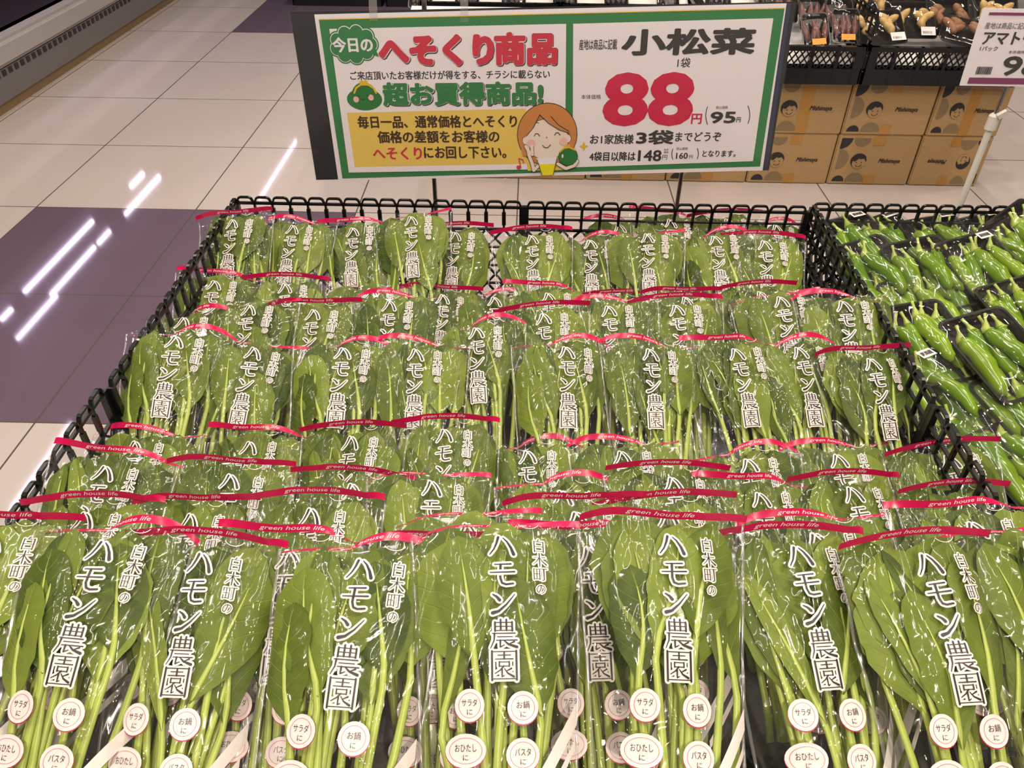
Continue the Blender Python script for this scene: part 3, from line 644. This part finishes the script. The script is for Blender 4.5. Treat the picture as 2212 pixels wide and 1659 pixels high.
for s_, xl, ya, xr, yb_, h, mi in (('毎日一品、通常価格とへそくり', 773, 265, 1117, 259, 27, 1), ('価格の差額をお客様の', 816, 297, 1079, 292, 27, 1), ('へそくり', 806, 331, 912, 330, 27, 2), ('にお回し下さい。', 916, 330, 1094, 327, 26, 1)): T(b, s_, xl, ya, xr, yb_, h, mi, 6, .0010)
obj('message_lettering', b, [SINK, BROWNINK, SRED], sign)
b = newbm()
for s_, xl, ya, xr, yb_, h, mi, bold in (('産地は商品に記載', 1251, 96, 1333, 95, 23, 0, .0002), ('小松菜', 1342.6, 93.5, 1632, 86, 57, 0, .0036), ('1袋', 1463, 135, 1491, 134.5, 21, 0, .0002), ('88', 1303, 216, 1498.5, 213, 115, 1, .0075), ('本体価格', 1255.5, 209, 1298, 208, 10, 0, 0),
    ('円', 1493, 256, 1515.6, 256, 22, 1, .0008), ('税込価格', 1546, 232, 1572, 231, 7, 0, 0), ('95', 1534, 253.5, 1589, 252.5, 25, 0, .0018), ('円', 1590, 258, 1599.5, 258, 11, 0, .0003), ('お1家族様', 1274.4, 301, 1368.8, 299, 21, 0, .0006),
    ('3袋', 1374, 297, 1455, 295, 31, 0, .0018), ('までどうぞ', 1458.5, 296, 1557.6, 293, 20, 0, .0005), ('4袋目以降は', 1273, 338, 1372.7, 336, 20, 0, .0006), ('148', 1378, 336, 1428.6, 335, 24, 0, .0011), ('円', 1430.4, 339, 1441, 339, 10, 0, 0), ('本体', 1433.8, 322.5, 1443.8, 322.5, 5, 0, 0), ('価格', 1433.8, 328, 1443.8, 328, 5, 0, 0),
    ('160', 1460, 336, 1485.5, 335.5, 13, 0, .0005), ('円', 1488, 338, 1496, 338, 8, 0, 0), ('税込価格', 1460.6, 320.5, 1485.5, 320, 6, 0, 0), ('となります。', 1517, 332, 1589, 330, 14, 0, .0004)): T(b, s_, xl, ya, xr, yb_, h, mi, 5, bold)
for cx, cy, h, sgn in ((1526, 249, 38, -1), (1617, 247, 38, 1), (1452, 332, 22, -1), (1507, 331, 22, 1)):
    ST(b, [(cx + sgn * h * 0.10 * (1 - (q / 5) ** 2) - sgn * h * .05, cy + h / 2 * q / 5) for q in range(-5, 6)], 1.6, 0, 5)
obj('price_lettering', b, [SINK, CRIMSON], sign)
# small drawings: purse, woman with purse, sparkle, note
b = newbm(); E2(b, 788, 214, 38, 22, 0, 5); E2(b, 788, 205, 27, 25, 0, 5); quad_px(b, [(752, 222), (824, 220), (812, 196), (766, 197)], 0, 5)
ST(b, [(766, 200), (770, 189), (780, 182), (796, 182), (808, 190), (813, 200)], 4, 1, 6); E2(b, 782, 178, 5, 5, 1, 6); E2(b, 790, 178, 5, 5, 1, 6)
E2(b, 770, 214, 6, 6, 2, 6); E2(b, 802, 210, 6, 6, 2, 6); ST(b, [(779, 212), (784, 215), (789, 213)], 1.3, 3, 6); ST(b, [(774, 207), (778, 205)], 1.3, 3, 6); ST(b, [(794, 205), (798, 206)], 1.3, 3, 6)
obj('purse_drawing', b, [PURSE, GOLD, CHEEK, BROWNINK], sign)
b = newbm(); E2(b, 1182, 290, 65, 64, 5, 7); E2(b, 1182, 290, 63.5, 62.5, 0, 8); quad_px(b, [(1120, 300), (1243, 296), (1236, 332), (1130, 336)], 0, 8)
quad_px(b, [(1138, 345), (1225, 342), (1226, 366), (1140, 368)], 6, 6)
for px, py in ((1136, 302), (1226, 298)): E2(b, px, py, 8, 9, 5, 9); E2(b, px, py, 7, 8, 1, 10)
E2(b, 1181, 300, 47, 42, 5, 9); E2(b, 1181, 300, 46, 41, 1, 10)
poly2(b, [sg(*p) for p in ((1133, 296), (1140, 268), (1165, 244), (1190, 238), (1222, 258), (1232, 286), (1208, 278), (1184, 262), (1166, 246), (1152, 272))], fs, 0, 11)
ST(b, [(1166, 246), (1184, 264), (1208, 279), (1230, 286)], 1.5, 5, 12); ST(b, [(1190, 250), (1206, 268), (1229, 282)], 1.5, 5, 12); ST(b, [(1166, 246), (1152, 274), (1137, 292)], 1.5, 5, 12)
for px, py in ((1160, 290), (1204, 288)): ST(b, [(px - 6, py + 2), (px - 3, py - 3), (px + 2, py - 3), (px + 6, py + 2)], 1.6, 5, 12)
E2(b, 1147, 308, 9, 8, 2, 11); E2(b, 1217, 304, 9, 8, 2, 11); E2(b, 1181, 295, 1.2, 1.2, 5, 11); ST(b, [(1172, 312), (1177, 317), (1183, 317), (1189, 311)], 1.6, 5, 12); ST(b, [(1156, 265), (1160, 262), (1164, 264)], 1.2, 5, 12)
poly2(b, [sg(*p) for p in ((1158, 340), (1204, 338), (1196, 376), (1170, 377))], fs, 4, 11); poly2(b, [sg(*p) for p in ((1165, 353), (1200, 352), (1195, 376), (1171, 377))], fs, 3, 12)
ST(b, [(1160, 342), (1171, 376)], 1.4, 5, 13); ST(b, [(1203, 340), (1195, 375)], 1.4, 5, 13)
for st in ([(1140, 318), (1143, 334), (1150, 352), (1153, 366), (1163, 356)], [(1136, 314), (1145, 330)], [(1149, 314), (1150, 332)], [(1205, 352), (1222, 362), (1240, 356), (1247, 346)]): ST(b, st, 9, 5, 11); ST(b, st, 7, 1, 12)
E2(b, 1227, 336, 21, 19, 5, 12); E2(b, 1227, 336, 20, 18, 6 + 1, 13); ST(b, [(1209, 326), (1218, 318), (1230, 316), (1242, 322)], 3.5, 8, 14); E2(b, 1222, 314, 3, 3, 8, 14); E2(b, 1228, 313, 3, 3, 8, 14); E2(b, 1215, 335, 2, 4, 4, 14)
obj('woman_drawing', b, [HAIR, SKIN, CHEEK, BRIGHTY, PAPER, BROWNINK, YEL, PURSE, GOLD], sign)
b = newbm(); quad_px(b, [(1261, 304), (1264, 312), (1271, 315), (1264, 318), (1261, 326), (1258, 318), (1251, 315), (1258, 312)][::-1], 0, 6); obj('sparkle', b, GOLD, sign)
b = newbm(); E2(b, 1121, 360, 5, 4, 0, 8); ST(b, [(1125, 360), (1121, 341), (1130, 344), (1131, 350)], 2.2, 0, 8); obj('music_note', b, SRED, sign)
b = newbm(); NXS = 24
Lx = [sg(626 + (1720 - 626) * i / NXS, 27 - 23 * i / NXS) for i in range(NXS + 1)]; Lb = [sg(683 + (1661 - 683) * i / NXS, 389 - 21 * i / NXS) for i in range(NXS + 1)]
grid_mesh(b, [[(Lb[i][0] + (Lx[i][0] - Lb[i][0]) * j / 8, Lb[i][1] + (Lx[i][1] - Lb[i][1]) * j / 8, 0.0100 + 0.0012 * noise.noise(Vector((i * .4, j * .6, 0)))) for i in range(NXS + 1)] for j in range(9)])
obj('clear_sleeve', b, SLEEVE, sign, True)

CLEARP = film_mat('clear_plastic', 0.10, 0.02, 5, 0.08, 0.10, 0.5)
def sign_stand(px0, py0, ptop, side, hooks, label):
    f = at_y(px0, py0, 1.945); t = empty('sign_stand', Matrix.Translation((f.x, f.y, 0))); tag(t, label, 'sign stand', 'stands of the large price sign')
    b = newbm(); tube(b, [(0, 0, 0), (0, 0, 0.012)], [0.09, 0.085], 24); obj('base', b, BLACK, t)
    b = newbm(); tube(b, [(0, 0, 0.01), (0, 0, 0.918)], 0.0058, 12); obj('pole', b, METAL, t)
    b = newbm(); tube(b, [(-0.21, 0, 0.915), (0.21, 0, 0.915)], 0.004, 10)
    for e_ in (-0.21, 0.21): tube(b, [(e_ - 0.004, 0, 0.915), (e_ + 0.004, 0, 0.915)], 0.006, 10)
    obj('crossbar', b, METAL, t)
    for hx in hooks:
        p = at_y(hx, 10, 1.91); x = p.x - f.x; b = newbm(); q = [(x, 0.0, 0.925), (x, -0.012, 0.93), (x, -0.030, 0.915), (x, -0.040, 0.89), (x, -0.044, 0.862)]
        for a_, c_ in zip(q, q[1:]): bar(b, a_, c_, 0.018, 0.003, Vector((0, 1, 0.2)))
        obj('hook', b, CLEARP, t)
sign_stand(940, 425, 0, 0, (806, 1003), 'metal stand holding the left half of the price sign')
sign_stand(1465, 425, 0, 0, (1446, 1627), 'metal stand holding the right half of the price sign')

# ------------------------------------------------------------------ small price card on its stand, right
CY = 1.95; c0 = at_y(2112, 18, CY); c1 = at_y(2075, 185, CY); CT = math.atan2(0.03, 0.17)
K0 = Vector((c1.x, CY, c1.z)); KX = Vector((1, 0, 0.0)); KV = Vector((0, 0.10, 1)).normalized(); KN = KX.cross(KV)
def kg(px, py):
    d = at_plane(px, py, KN, KN.dot(K0)) - K0; return d.dot(KX), d.dot(KV)
m4 = Matrix((KX, KV, KN)).transposed().to_4x4(); m4.translation = K0
card = empty('price_card', m4); tag(card, 'white price card with purple bars over the pepper packs, cut by right edge', 'sign')
b = newbm(); yt_ = kg(2112, 18)[1]; box(b, -0.002, 0.30, 0, yt_, -0.003, 0); obj('card_board', b, PAPER, card)
b = newbm(); h1, h2 = kg(2087, 180)[1], kg(2087, 167)[1]; poly2(b, [(0.014, h1), (0.29, h1), (0.29, h2), (0.014, h2)], fs, 0, 2); h1, h2 = kg(2112, 32)[1], kg(2112, 26)[1]; poly2(b, [(0.014, h1), (0.29, h1), (0.29, h2), (0.014, h2)], fs, 0, 2); obj('purple_bar', b, MAROON, card)
b = newbm()
for s_, xl, yc, xr, h, bold in (('産地は商品に記載', 2128, 55, 2222, 14, 0), ('アマトウガラシ', 2124, 81, 2322, 28, .0012), ('1パック', 2117, 104.5, 2155, 10, .0002), ('本体価格', 2178, 112, 2214, 7, 0), ('98', 2167, 142, 2250, 40, .0022)):
    a, c = kg(xl, yc), kg(xr, yc); hh = kg(xl, yc - h / 2)[1] - kg(xl, yc + h / 2)[1]; text2(b, s_, a[0], a[1] - hh / 2, c[0], a[1] + hh / 2, fs, 0, 2, bold)
a, c = kg(2106, 160), kg(2145, 144); rr = random.Random(3); x = a[0]
while x < c[0]:
    ww = rr.choice((.0006, .0012, .0018)); poly2(b, [(x, a[1]), (x + ww, a[1]), (x + ww, c[1]), (x, c[1])], fs, 0, 2); x += ww + rr.choice((.0006, .0012))
obj('card_lettering', b, SINK, card)
b = newbm(); grid_mesh(b, [[(-0.006 + 0.31 * i / 8, yt_ * j / 4 * 1.06 - 0.004, 0.006) for i in range(9)] for j in range(5)]); obj('clear_sleeve', b, SLEEVE, card)
pp = at_y(2150, 240, CY + 0.02); t = empty('price_card_stand', Matrix.Translation((pp.x + 0.004, CY + 0.02, 0))); tag(t, 'thin white telescopic pole stand behind the pepper basket', 'sign stand')
b = newbm(); tube(b, [(0, 0, 0), (0, 0, 0.012)], [0.09, 0.085], 24); obj('base', b, WPLASTIC, t)
b = newbm(); tube(b, [(0, 0, 0.01), (0, 0, pp.z - 0.015)], 0.0085, 12); obj('outer_pole', b, WPLASTIC, t)
b = newbm(); tube(b, [(0, 0, pp.z - 0.02), (0, 0, 0.90)], 0.0048, 12); obj('inner_pole', b, METAL, t)
b = newbm(); tube(b, [(0, 0, pp.z - 0.05), (0, 0, pp.z - 0.045), (0, 0, pp.z - 0.012), (0, 0, pp.z - 0.006)], [0.0095, 0.014, 0.014, 0.009], 14); bar(b, (0, -0.012, pp.z - 0.01), (0.016, -0.016, pp.z + 0.004), 0.012); obj('clamp', b, WPLASTIC, t)
b = newbm(); bar(b, (0, -0.02, 0.89), (0, 0.0, 0.89), 0.02); obj('card_clip', b, CLEARP, t)

# ------------------------------------------------------------------ cardboard boxes behind
BW, BHT, BD, BY = 0.318, 0.203, 0.40, 3.0
def carton(x, z, wdt, flip, tape, label):
    t = empty('cardboard_box', Matrix.Translation((x, BY, z))); tag(t, label, 'box', 'cardboard boxes under the crates')
    b = newbm(); box(b, 0, wdt, 0, BD, 0.001, BHT); bmesh.ops.bevel(b, geom=b.edges[:], offset=0.004, segments=2, affect='EDGES'); obj('carton', b, CARD, t)
    def fp(u, v, lay):
        if flip: u, v = 1 - u, 1 - v
        return (u * wdt, -0.0006 * (lay + 1), (1 - v) * BHT)
    b = newbm(); k = BW / BHT
    def arc(cx, cy, r, a0, a1, mi, n=16, pre=()): poly2(b, [(cx + r * math.cos(math.radians(a0 + (a1 - a0) * q / n)), cy + r * k * math.sin(math.radians(a0 + (a1 - a0) * q / n))) for q in range(n + 1)] + list(pre), fp, mi, 1)
    arc(0.045, 0.06, 0.135, 0, 90, 1, pre=[(0.045, 0.06)]); arc(0.30, 0.06, 0.10, 0, 180, 0)
    arc(0.055, 0.48, 0.13, -80, 80, 0, pre=[(0.055, 0.67), (0.055, 0.29)]); arc(0.125, 0.93, 0.075, 180, 360, 1); arc(0.33, 0.93, 0.115, 180, 360, 0)
    obj('printed_shapes', b, [GREYINK, BOXINK], t)
    b = newbm()
    fq = lambda u, v, lay: fp(u, v, lay + 2)
    disc2(b, 0.315, 0.50, 0.098, 0.098 * k * 0.93, fq, 0, 0); disc2(b, 0.325, 0.54, 0.082, 0.078 * k, fq, 1, 1)
    poly2(b, [(0.23, 0.5), (0.26, 0.40), (0.33, 0.37), (0.40, 0.43), (0.41, 0.52), (0.375, 0.455), (0.33, 0.475), (0.32, 0.45), (0.275, 0.52)], fq, 0, 2)
    for u in (0.295, 0.355): disc2(b, u, 0.535, 0.007, 0.011, fq, 0, 3)
    stroke2(b, [(0.29, 0.59), (0.31, 0.62), (0.34, 0.62), (0.365, 0.58)], 0.008, 0.008, fq, 0, 3)
    obj('printed_face', b, [BOXINK, CARD], t)
    b = newbm(); v, tr, _ = glyphs('Mishimaya'); vs = [b.verts.new(fq(0.555 + 0.26 * a + 0.02 * c, 0.565 - 0.11 * c, 0)) for a, c in v]
    for dx in (0, 0.004):
        vs = [b.verts.new(fq(0.555 + dx + 0.26 * a + 0.02 * c, 0.565 - 0.11 * c, 0)) for a, c in v]
        for q in tr: b.faces.new([vs[i] for i in q])
    obj('printed_lettering', b, BOXINK, t)
    if tape:
        for v0, v1 in tape:
            b = newbm(); poly2(b, [(0.44, v0), (0.58, v0), (0.58, v1), (0.44, v1)], fp, 0, 0.5); obj('packing_tape', b, TAPE, t)
cols = [(1.532, 0.27), (1.207, BW)] + [(1.207 - 0.323 * k, BW) for k in range(1, 6)]
cn = ['rightmost stack', 'second stack from the right', 'third stack from the right', 'fourth stack from the right', 'fifth stack from the right', 'sixth stack from the right', 'stack furthest left']
for ci, (x, wd) in enumerate(cols):
    for lv in (0, 1):
        carton(x + (0.004 if lv else 0), lv * BHT, wd, ci == 0 and lv == 0, [(0.02, 0.98)] if (ci in (0, 2) and lv) else [(0.02, 0.2), (0.8, 0.98)], ('upper' if lv else 'lower') + ' printed cardboard box in the ' + cn[ci] + (', print upside down' if ci == 0 and not lv else ''))

# ------------------------------------------------------------------ black crates on the boxes
def crate(x, y, z, wd, dp, h, label):
    t = empty('plastic_crate', Matrix.Translation((x, y, z))); tag(t, label, 'crate', 'black plastic crates')
    for nm, mt, L in (('front_panel', Matrix.Identity(4), wd), ('rear_panel', Matrix.Translation((0, dp, 0)), wd), ('side_panel', Matrix.Rotation(math.pi / 2, 4, 'Z'), dp), ('side_panel', Matrix.Translation((wd, 0, 0)) @ Matrix.Rotation(math.pi / 2, 4, 'Z'), dp)):
        b = newbm(); box(b, 0, L, -0.008, 0.008, 0, h * 0.42); box(b, 0, L, -0.010, 0.010, h - 0.016, h); n = max(3, round(L / 0.10))
        for k in range(n + 1):
            xx = L * k / n; ww = 0.03 if k in (0, n) else 0.006; box(b, max(0, xx - ww), min(L, xx + ww), -0.009, 0.009, 0, h)
        for k in range(n):
            xa, xb = L * k / n, L * (k + 1) / n; m_ = 4
            for q in range(m_):
                a_, c_ = xa + (xb - xa) * q / m_, xa + (xb - xa) * (q + 1) / m_; zm = h * 0.42; zt = h - 0.014; zc = (zm + zt) / 2
                for z0, z1 in ((zm, zc), (zc, zt)): bar(b, (a_, 0, z0), (c_, 0, z1), 0.004, 0.006); bar(b, (c_, 0, z0), (a_, 0, z1), 0.004, 0.006)
        o = obj(nm, b, BLACK, t); o.matrix_local = mt
    b = newbm(); box(b, 0, wd, 0, dp, 0.004, 0.012); obj('crate_floor', b, BLACK, t)
    b = newbm(); vs = [b.verts.new(p) for p in ((0.012, 0.012, h * 0.5), (wd - 0.012, 0.012, h * 0.5), (wd - 0.012, dp - 0.015, h * 1.15), (0.012, dp - 0.015, h * 1.15))]; b.faces.new(vs); obj('liner_sheet', b, STICKER, t)
CZ = 2 * BHT + 0.003
for x, lb in ((1.215, 'black crate of ginger packs at right on the boxes'), (0.645, 'black crate of myoga packs beside the ginger crate'), (0.08, 'black crate behind the right half of the price sign'), (-0.485, 'black crate at the left end of the boxes')): crate(x, 2.955, CZ, 0.55, 0.42, 0.132, lb)
wall('divider_rack', next(o for o in C.objects if o.name.startswith('plastic_crate')), 0.42, 0.21, Matrix.Translation((-0.006, 0.0, 0.035)) @ Matrix.Rotation(math.pi / 2, 4, 'Z'), False)
for x, lb in ((1.27, 'rear black crate behind the ginger crate'), (0.70, 'rear black crate behind the myoga crate'), (0.13, 'rear black crate behind the price sign'), (-0.44, 'rear black crate furthest left')): crate(x, 3.44, CZ, 0.55, 0.42, 0.15, lb)
crate(-1.62, 5.78, 0, 0.6, 0.45, 0.28, 'distant black crate on the floor, upper left of the sign'); crate(-0.98, 5.78, 0, 0.6, 0.45, 0.28, 'distant black crate on the floor behind the sign')
for x, lb in ((1.27, 'plain cardboard box under the rear ginger crate'), (0.70, 'plain cardboard box under the rear myoga crate'), (0.13, 'plain cardboard box under the rear middle crate'), (-0.44, 'plain cardboard box under the rear left crate')):
    b = newbm(); box(b, 0.02, 0.53, 0.0, 0.38, 0, CZ - 0.003); tag(obj('cardboard_box', b, CARD, None, loc=(x, 3.45, 0)), lb, 'box')

# ------------------------------------------------------------------ trays: peppers, ginger, myoga
def tray_bm(wd, ln, h):
    b = newbm()
    def loop(wx, wy, z, r=0.014):
        o = []
        for cx, cy, a0 in ((wx - r, wy - r, 0), (-wx + r, wy - r, 90), (-wx + r, -wy + r, 180), (wx - r, -wy + r, 270)):
            for q in range(5): a = math.radians(a0 + q * 22.5); o.append(b.verts.new((cx + r * math.cos(a), cy + r * math.sin(a), z)))
        return o
    L = [loop(wd / 2 - 0.012, ln / 2 - 0.012, 0.0), loop(wd / 2 - 0.004, ln / 2 - 0.004, h), loop(wd / 2, ln / 2, h), loop(wd / 2, ln / 2, h - 0.002), loop(wd / 2 - 0.006, ln / 2 - 0.006, h - 0.003), loop(wd / 2 - 0.013, ln / 2 - 0.013, 0.002)]
    L = [L[0], L[3], L[2], L[1], L[5]]
    for A, B in zip(L, L[1:]):
        for i in range(len(A)): b.faces.new((A[i], A[(i + 1) % len(A)], B[(i + 1) % len(A)], B[i]))
    b.faces.new(L[0][::-1]); b.faces.new(L[-1]); return b
def dome(wd, ln, h, hd, sd):
    b = newbm(); N = 22; P = []
    for j in range(N + 1):
        r = []
        for i in range(N + 1):
            u, v = 2 * i / N - 1, 2 * j / N - 1; f = (1 - abs(u) ** 3) * (1 - abs(v) ** 3); nz = noise.noise(Vector((u * 2 + sd * 3, v * 2, sd)))
            r.append((u * wd / 2, v * ln / 2, h + 0.0006 + f ** 0.7 * hd * (0.85 + 0.35 * nz) + 0.0016 * f * noise.noise(Vector((u * 9, v * 6, sd)))))
        P.append(r)
    grid_mesh(b, P); return b
def pepper_pack(sd, sticker):
    rnd = random.Random(sd * 31 + 2); t = empty('pepper_pack'); wd, ln, h = 0.125, 0.165, 0.022
    obj('tray', tray_bm(wd, ln, h), TRAY, t)
    for k in range(5):
        x = (-0.040, -0.014, 0.013, 0.040, 0.0)[k] + rnd.uniform(-.004, .004); z = 0.014 if k < 4 else 0.032; bend = rnd.uniform(-0.018, 0.018); R = rnd.uniform(0.0105, 0.0135)
        y0 = rnd.uniform(0.040, 0.055); L = rnd.uniform(0.095, 0.115); pts, rd = [], []
        for q in range(13):
            a = q / 12; pts.append((x + bend * math.sin(a * 2.6) + rnd.uniform(-.0012, .0012), y0 - L * a, z + 0.004 * math.sin(a * 5 + k))); rd.append(R * (0.55 + 0.55 * math.sin(min(1, a / 0.25) * 1.57)) * (1 - max(0, a - 0.5) ** 2 * 2.3) * (1 + 0.08 * math.sin(a * 17 + k)) if a < 0.99 else R * 0.2)
        b = newbm(); tube(b, pts, rd, 12); pe = obj('pepper', b, PEPPER, t, True)
        b = newbm(); tube(b, [(pts[0][0], pts[0][1] - 0.004, pts[0][2]), (pts[0][0], pts[0][1] + 0.002, pts[0][2]), (pts[0][0] + bend * .3, pts[0][1] + 0.012, pts[0][2] + 0.006), (pts[0][0] + bend * .6, pts[0][1] + 0.022, pts[0][2] + 0.010)], [R * 0.75, R * 0.55, 0.0022, 0.0026], 8); obj('stem', b, STEM, pe, True)
    obj('cling_film', dome(wd, ln, h, 0.030, sd), WRAP, t, True)
    if sticker:
        fn = lambda x, y, lay: (x, y, h + 0.031 + 0.0006 * lay - 0.25 * (y - 0.05) * 1.0)
        b = newbm(); poly2(b, [(0.0, 0.045), (0.026, 0.045), (0.026, 0.062), (0.0, 0.062)], fn, 0, 0); st = obj('sticker', b, STICKER, t); b = newbm(); text2(b, '高知産', 0.003, 0.049, 0.023, 0.058, fn, 0, 1, 0.0003); obj('sticker_lettering', b, SINK, st)
    return t
def place_pack(t, px, py, z, e, yaw, label, cat, group):
    P = at_z(px, py, z); e = math.radians(e); U = Vector((0, math.cos(e), math.sin(e))); X = Vector((1, 0, 0)); N = X.cross(U)
    X2 = X * math.cos(yaw) + U * math.sin(yaw); m = Matrix((X2, N.cross(X2), N)).transposed().to_4x4() @ Matrix.Scale(1.34, 4); m.translation = P
    t.matrix_world = m; tag(t, label, cat, group)
PK = [(1852, 549, .345, 15, 0, 1, 'small pepper pack at back left beside the basket rim'), (1925, 548, .34, 15, .1, 1, 'pepper pack second from left along the back'), (2035, 549, .34, 15, -.1, 1, 'pepper pack third from left along the back'), (2140, 545, .345, 15, 0, 1, 'pepper pack fourth along the back, white sticker'), (2215, 540, .375, 32, .3, 0, 'tilted pepper pack at the back right corner'),
 (1885, 607, .335, 20, .05, 0, 'pepper pack behind the lattice, second row left'), (2000, 607, .345, 20, -.05, 0, 'pepper pack in the middle of the second row'), (2120, 598, .35, 20, 0, 1, 'pepper pack at right of the second row'), (1888, 690, .30, 14, .1, 0, 'low pepper pack against the basket side'), (2000, 686, .305, 15, 0, 0, 'pepper pack in the middle of the third row'), (2108, 676, .305, 15, -.05, 0, 'pepper pack right of the middle in the third row'), (2215, 700, .33, 18, 0, 0, 'pepper pack at the right edge of the third row'),
 (1998, 755, .345, 14, -.1, 0, 'pepper pack lying on top, nearest the greens'), (2150, 780, .36, 16, 0, 0, 'large-looking pepper pack on top at the right edge'), (2010, 868, .30, 12, .1, 1, 'pepper pack with white sticker low at the front'), (2120, 905, .28, 12, 0, 0, 'pepper pack low at the front right'), (2225, 915, .30, 12, 0, 0, 'front pepper pack cut off by the right edge'), (2190, 1010, .26, 10, 0, 0, 'nearest pepper pack beside the front greens'), (2080, 985, .25, 10, 0, 0, 'pepper pack half behind the front greens')]
pro = {}
for i, (px, py, z, e, yw, stk, lb) in enumerate(PK):
    kx = (i % 4, stk)
    if kx not in pro: pro[kx] = t = pepper_pack(kx[0] + 4 * stk, stk)
    else: t = copy_tree(pro[kx])
    place_pack(t, px, py, z, e, yw + 0.34, lb, 'pepper pack', 'pepper packs in the right basket')
def lump(b, pts, rads): tube(b, pts, rads, 10)
def ginger_pack(sd):
    rnd = random.Random(sd * 7 + 1); t = empty('ginger_pack'); wd, ln, h = 0.185, 0.15, 0.02; obj('tray', tray_bm(wd, ln, h), TRAY, t)
    for k in range(2):
        b = newbm(); x0 = (-0.045, 0.042)[k]; y0 = -0.03
        main = [(x0 + rnd.uniform(-.006, .006) * q, y0 + 0.018 * q, 0.020) for q in range(5)]; lump(b, main, [0.009, 0.015, 0.016, 0.015, 0.007])
        for q in range(4):
            a = rnd.choice((-1, 1)) * rnd.uniform(0.4, 1.2); m_ = main[rnd.randrange(1, 4)]; L = rnd.uniform(0.03, 0.05)
            lump(b, [(m_[0] + math.sin(a) * L * s_ / 4, m_[1] + math.cos(a) * L * s_ / 4, 0.020 + 0.008 * s_ / 4) for s_ in range(5)], [0.012, 0.014, 0.0135, 0.011, 0.004])
        obj('ginger', b, GINGERB if sd in (1, 3) else GINGER, t, True)
    obj('cling_film', dome(wd, ln, h, 0.024, sd), WRAP, t, True)
    b = newbm(); fn = lambda x, y, lay: (x, y, h + 0.013 + 0.0005 * lay); poly2(b, [(0.028, -0.070), (0.080, -0.070), (0.080, -0.036), (0.028, -0.036)], fn); st = obj('price_sticker', b, STICKER, t)
    b = newbm(); x = 0.034
    while x < 0.066: poly2(b, [(x, -0.064), (x + .001, -0.064), (x + .001, -0.054), (x, -0.054)], fn, 0, 1); x += rnd.choice((.002, .003))
    obj('barcode', b, SINK, st); return t
DARKVEG = flat('dark_vegetable', (46, 36, 40), 0.3, var=0.3)
def myoga_pack(sd, stk=True):
    rnd = random.Random(sd * 5 + 3); t = empty('myoga_pack'); wd, ln, h = 0.10, 0.13, 0.022; obj('tray', tray_bm(wd, ln, h), TRAY, t)
    for k in range(4):
        b = newbm(); x = (-0.03, -0.01, 0.011, 0.03)[k]; a = rnd.uniform(-.3, .3)
        lump(b, [(x + math.sin(a) * 0.085 * q / 8, -0.04 + 0.085 * q / 8, 0.018) for q in range(9)], [0.004, 0.009, 0.0125, 0.0135, 0.0125, 0.010, 0.007, 0.004, 0.001]); obj('myoga_bud' if stk else 'vegetable', b, MYOGA if stk else DARKVEG, t, True)
    obj('clear_lid', dome(wd, ln, h, 0.022, sd), WRAP, t, True)
    if not stk: return t
    b = newbm(); fn = lambda x, y, lay: (x, y, h + 0.010); poly2(b, [(-0.02, -0.058), (0.03, -0.058), (0.03, -0.036), (-0.02, -0.036)], fn); obj('orange_sticker', b, ORANGE, t); return t
def place_y(t, px, py, Y, e, yaw, label, cat, group):
    P = at_y(px, py, Y); e = math.radians(e); U = Vector((0, math.cos(e), math.sin(e))); X = Vector((1, 0, 0)); N = X.cross(U); X2 = X * math.cos(yaw) + U * math.sin(yaw)
    m = Matrix((X2, N.cross(X2), N)).transposed().to_4x4(); m.translation = P; t.matrix_world = m; tag(t, label, cat, group)
g0 = None
for i, (px, py, Y, e, yw, lb) in enumerate([(1962, 50, 3.14, 42, 0, 'ginger pack in the middle of the right crate'), (2050, 44, 3.15, 42, 0, 'ginger pack right of the middle one, brown skinned'), (1893, 68, 3.06, 35, .1, 'ginger pack at the front left of its crate'), (2085, 78, 3.04, 20, -.4, 'brown ginger pack lying askew beside the price card'), (1875, 14, 3.34, 42, 0, 'ginger pack at the back left'), (2140, 40, 3.15, 42, 0, 'ginger pack behind the small price card'), (1975, -10, 3.38, 40, 0, 'rear ginger pack at the top edge'), (2090, -8, 3.38, 40, 0, 'rear ginger pack at the top right')]):
    place_y(ginger_pack(i), px, py, Y, e, yw, lb, 'ginger pack', 'ginger packs')
for i, (px, py, Y, e, yw, lb) in enumerate([(1822, 62, 3.06, 48, 0, 'myoga pack at the front of the stacked row'), (1757, 72, 3.05, 48, .1, 'myoga pack beside the sign edge, orange sticker'), (1750, 34, 3.16, 48, 0, 'myoga pack one step back beside the sign'), (1808, 40, 3.12, 48, 0, 'myoga pack second in the stacked row'), (1798, 20, 3.20, 48, 0, 'myoga pack third in the stacked row'), (1790, 2, 3.28, 48, 0, 'myoga pack last in the stacked row'), (1738, 2, 3.28, 48, 0, 'myoga pack at the top edge beside the sign'), (1690, 20, 3.2, 48, 0, 'myoga pack peeking over the sign corner')]):
    place_y(myoga_pack(i), px, py, Y, e, yw, lb, 'myoga pack', 'myoga packs')
for i, (px, lb) in enumerate(((910, 'furthest left'), (1010, 'second from left'), (1110, 'third from left'), (1220, 'fourth from left'), (1330, 'fifth from left'), (1440, 'sixth from left'), (1550, 'seventh from left'), (1650, 'eighth from left'))):
    place_y(myoga_pack(20 + i, False), px, 2, 3.56, 30, 0, 'dark vegetable pack behind the price sign top, ' + lb, 'vegetable pack', 'packs behind the price sign')
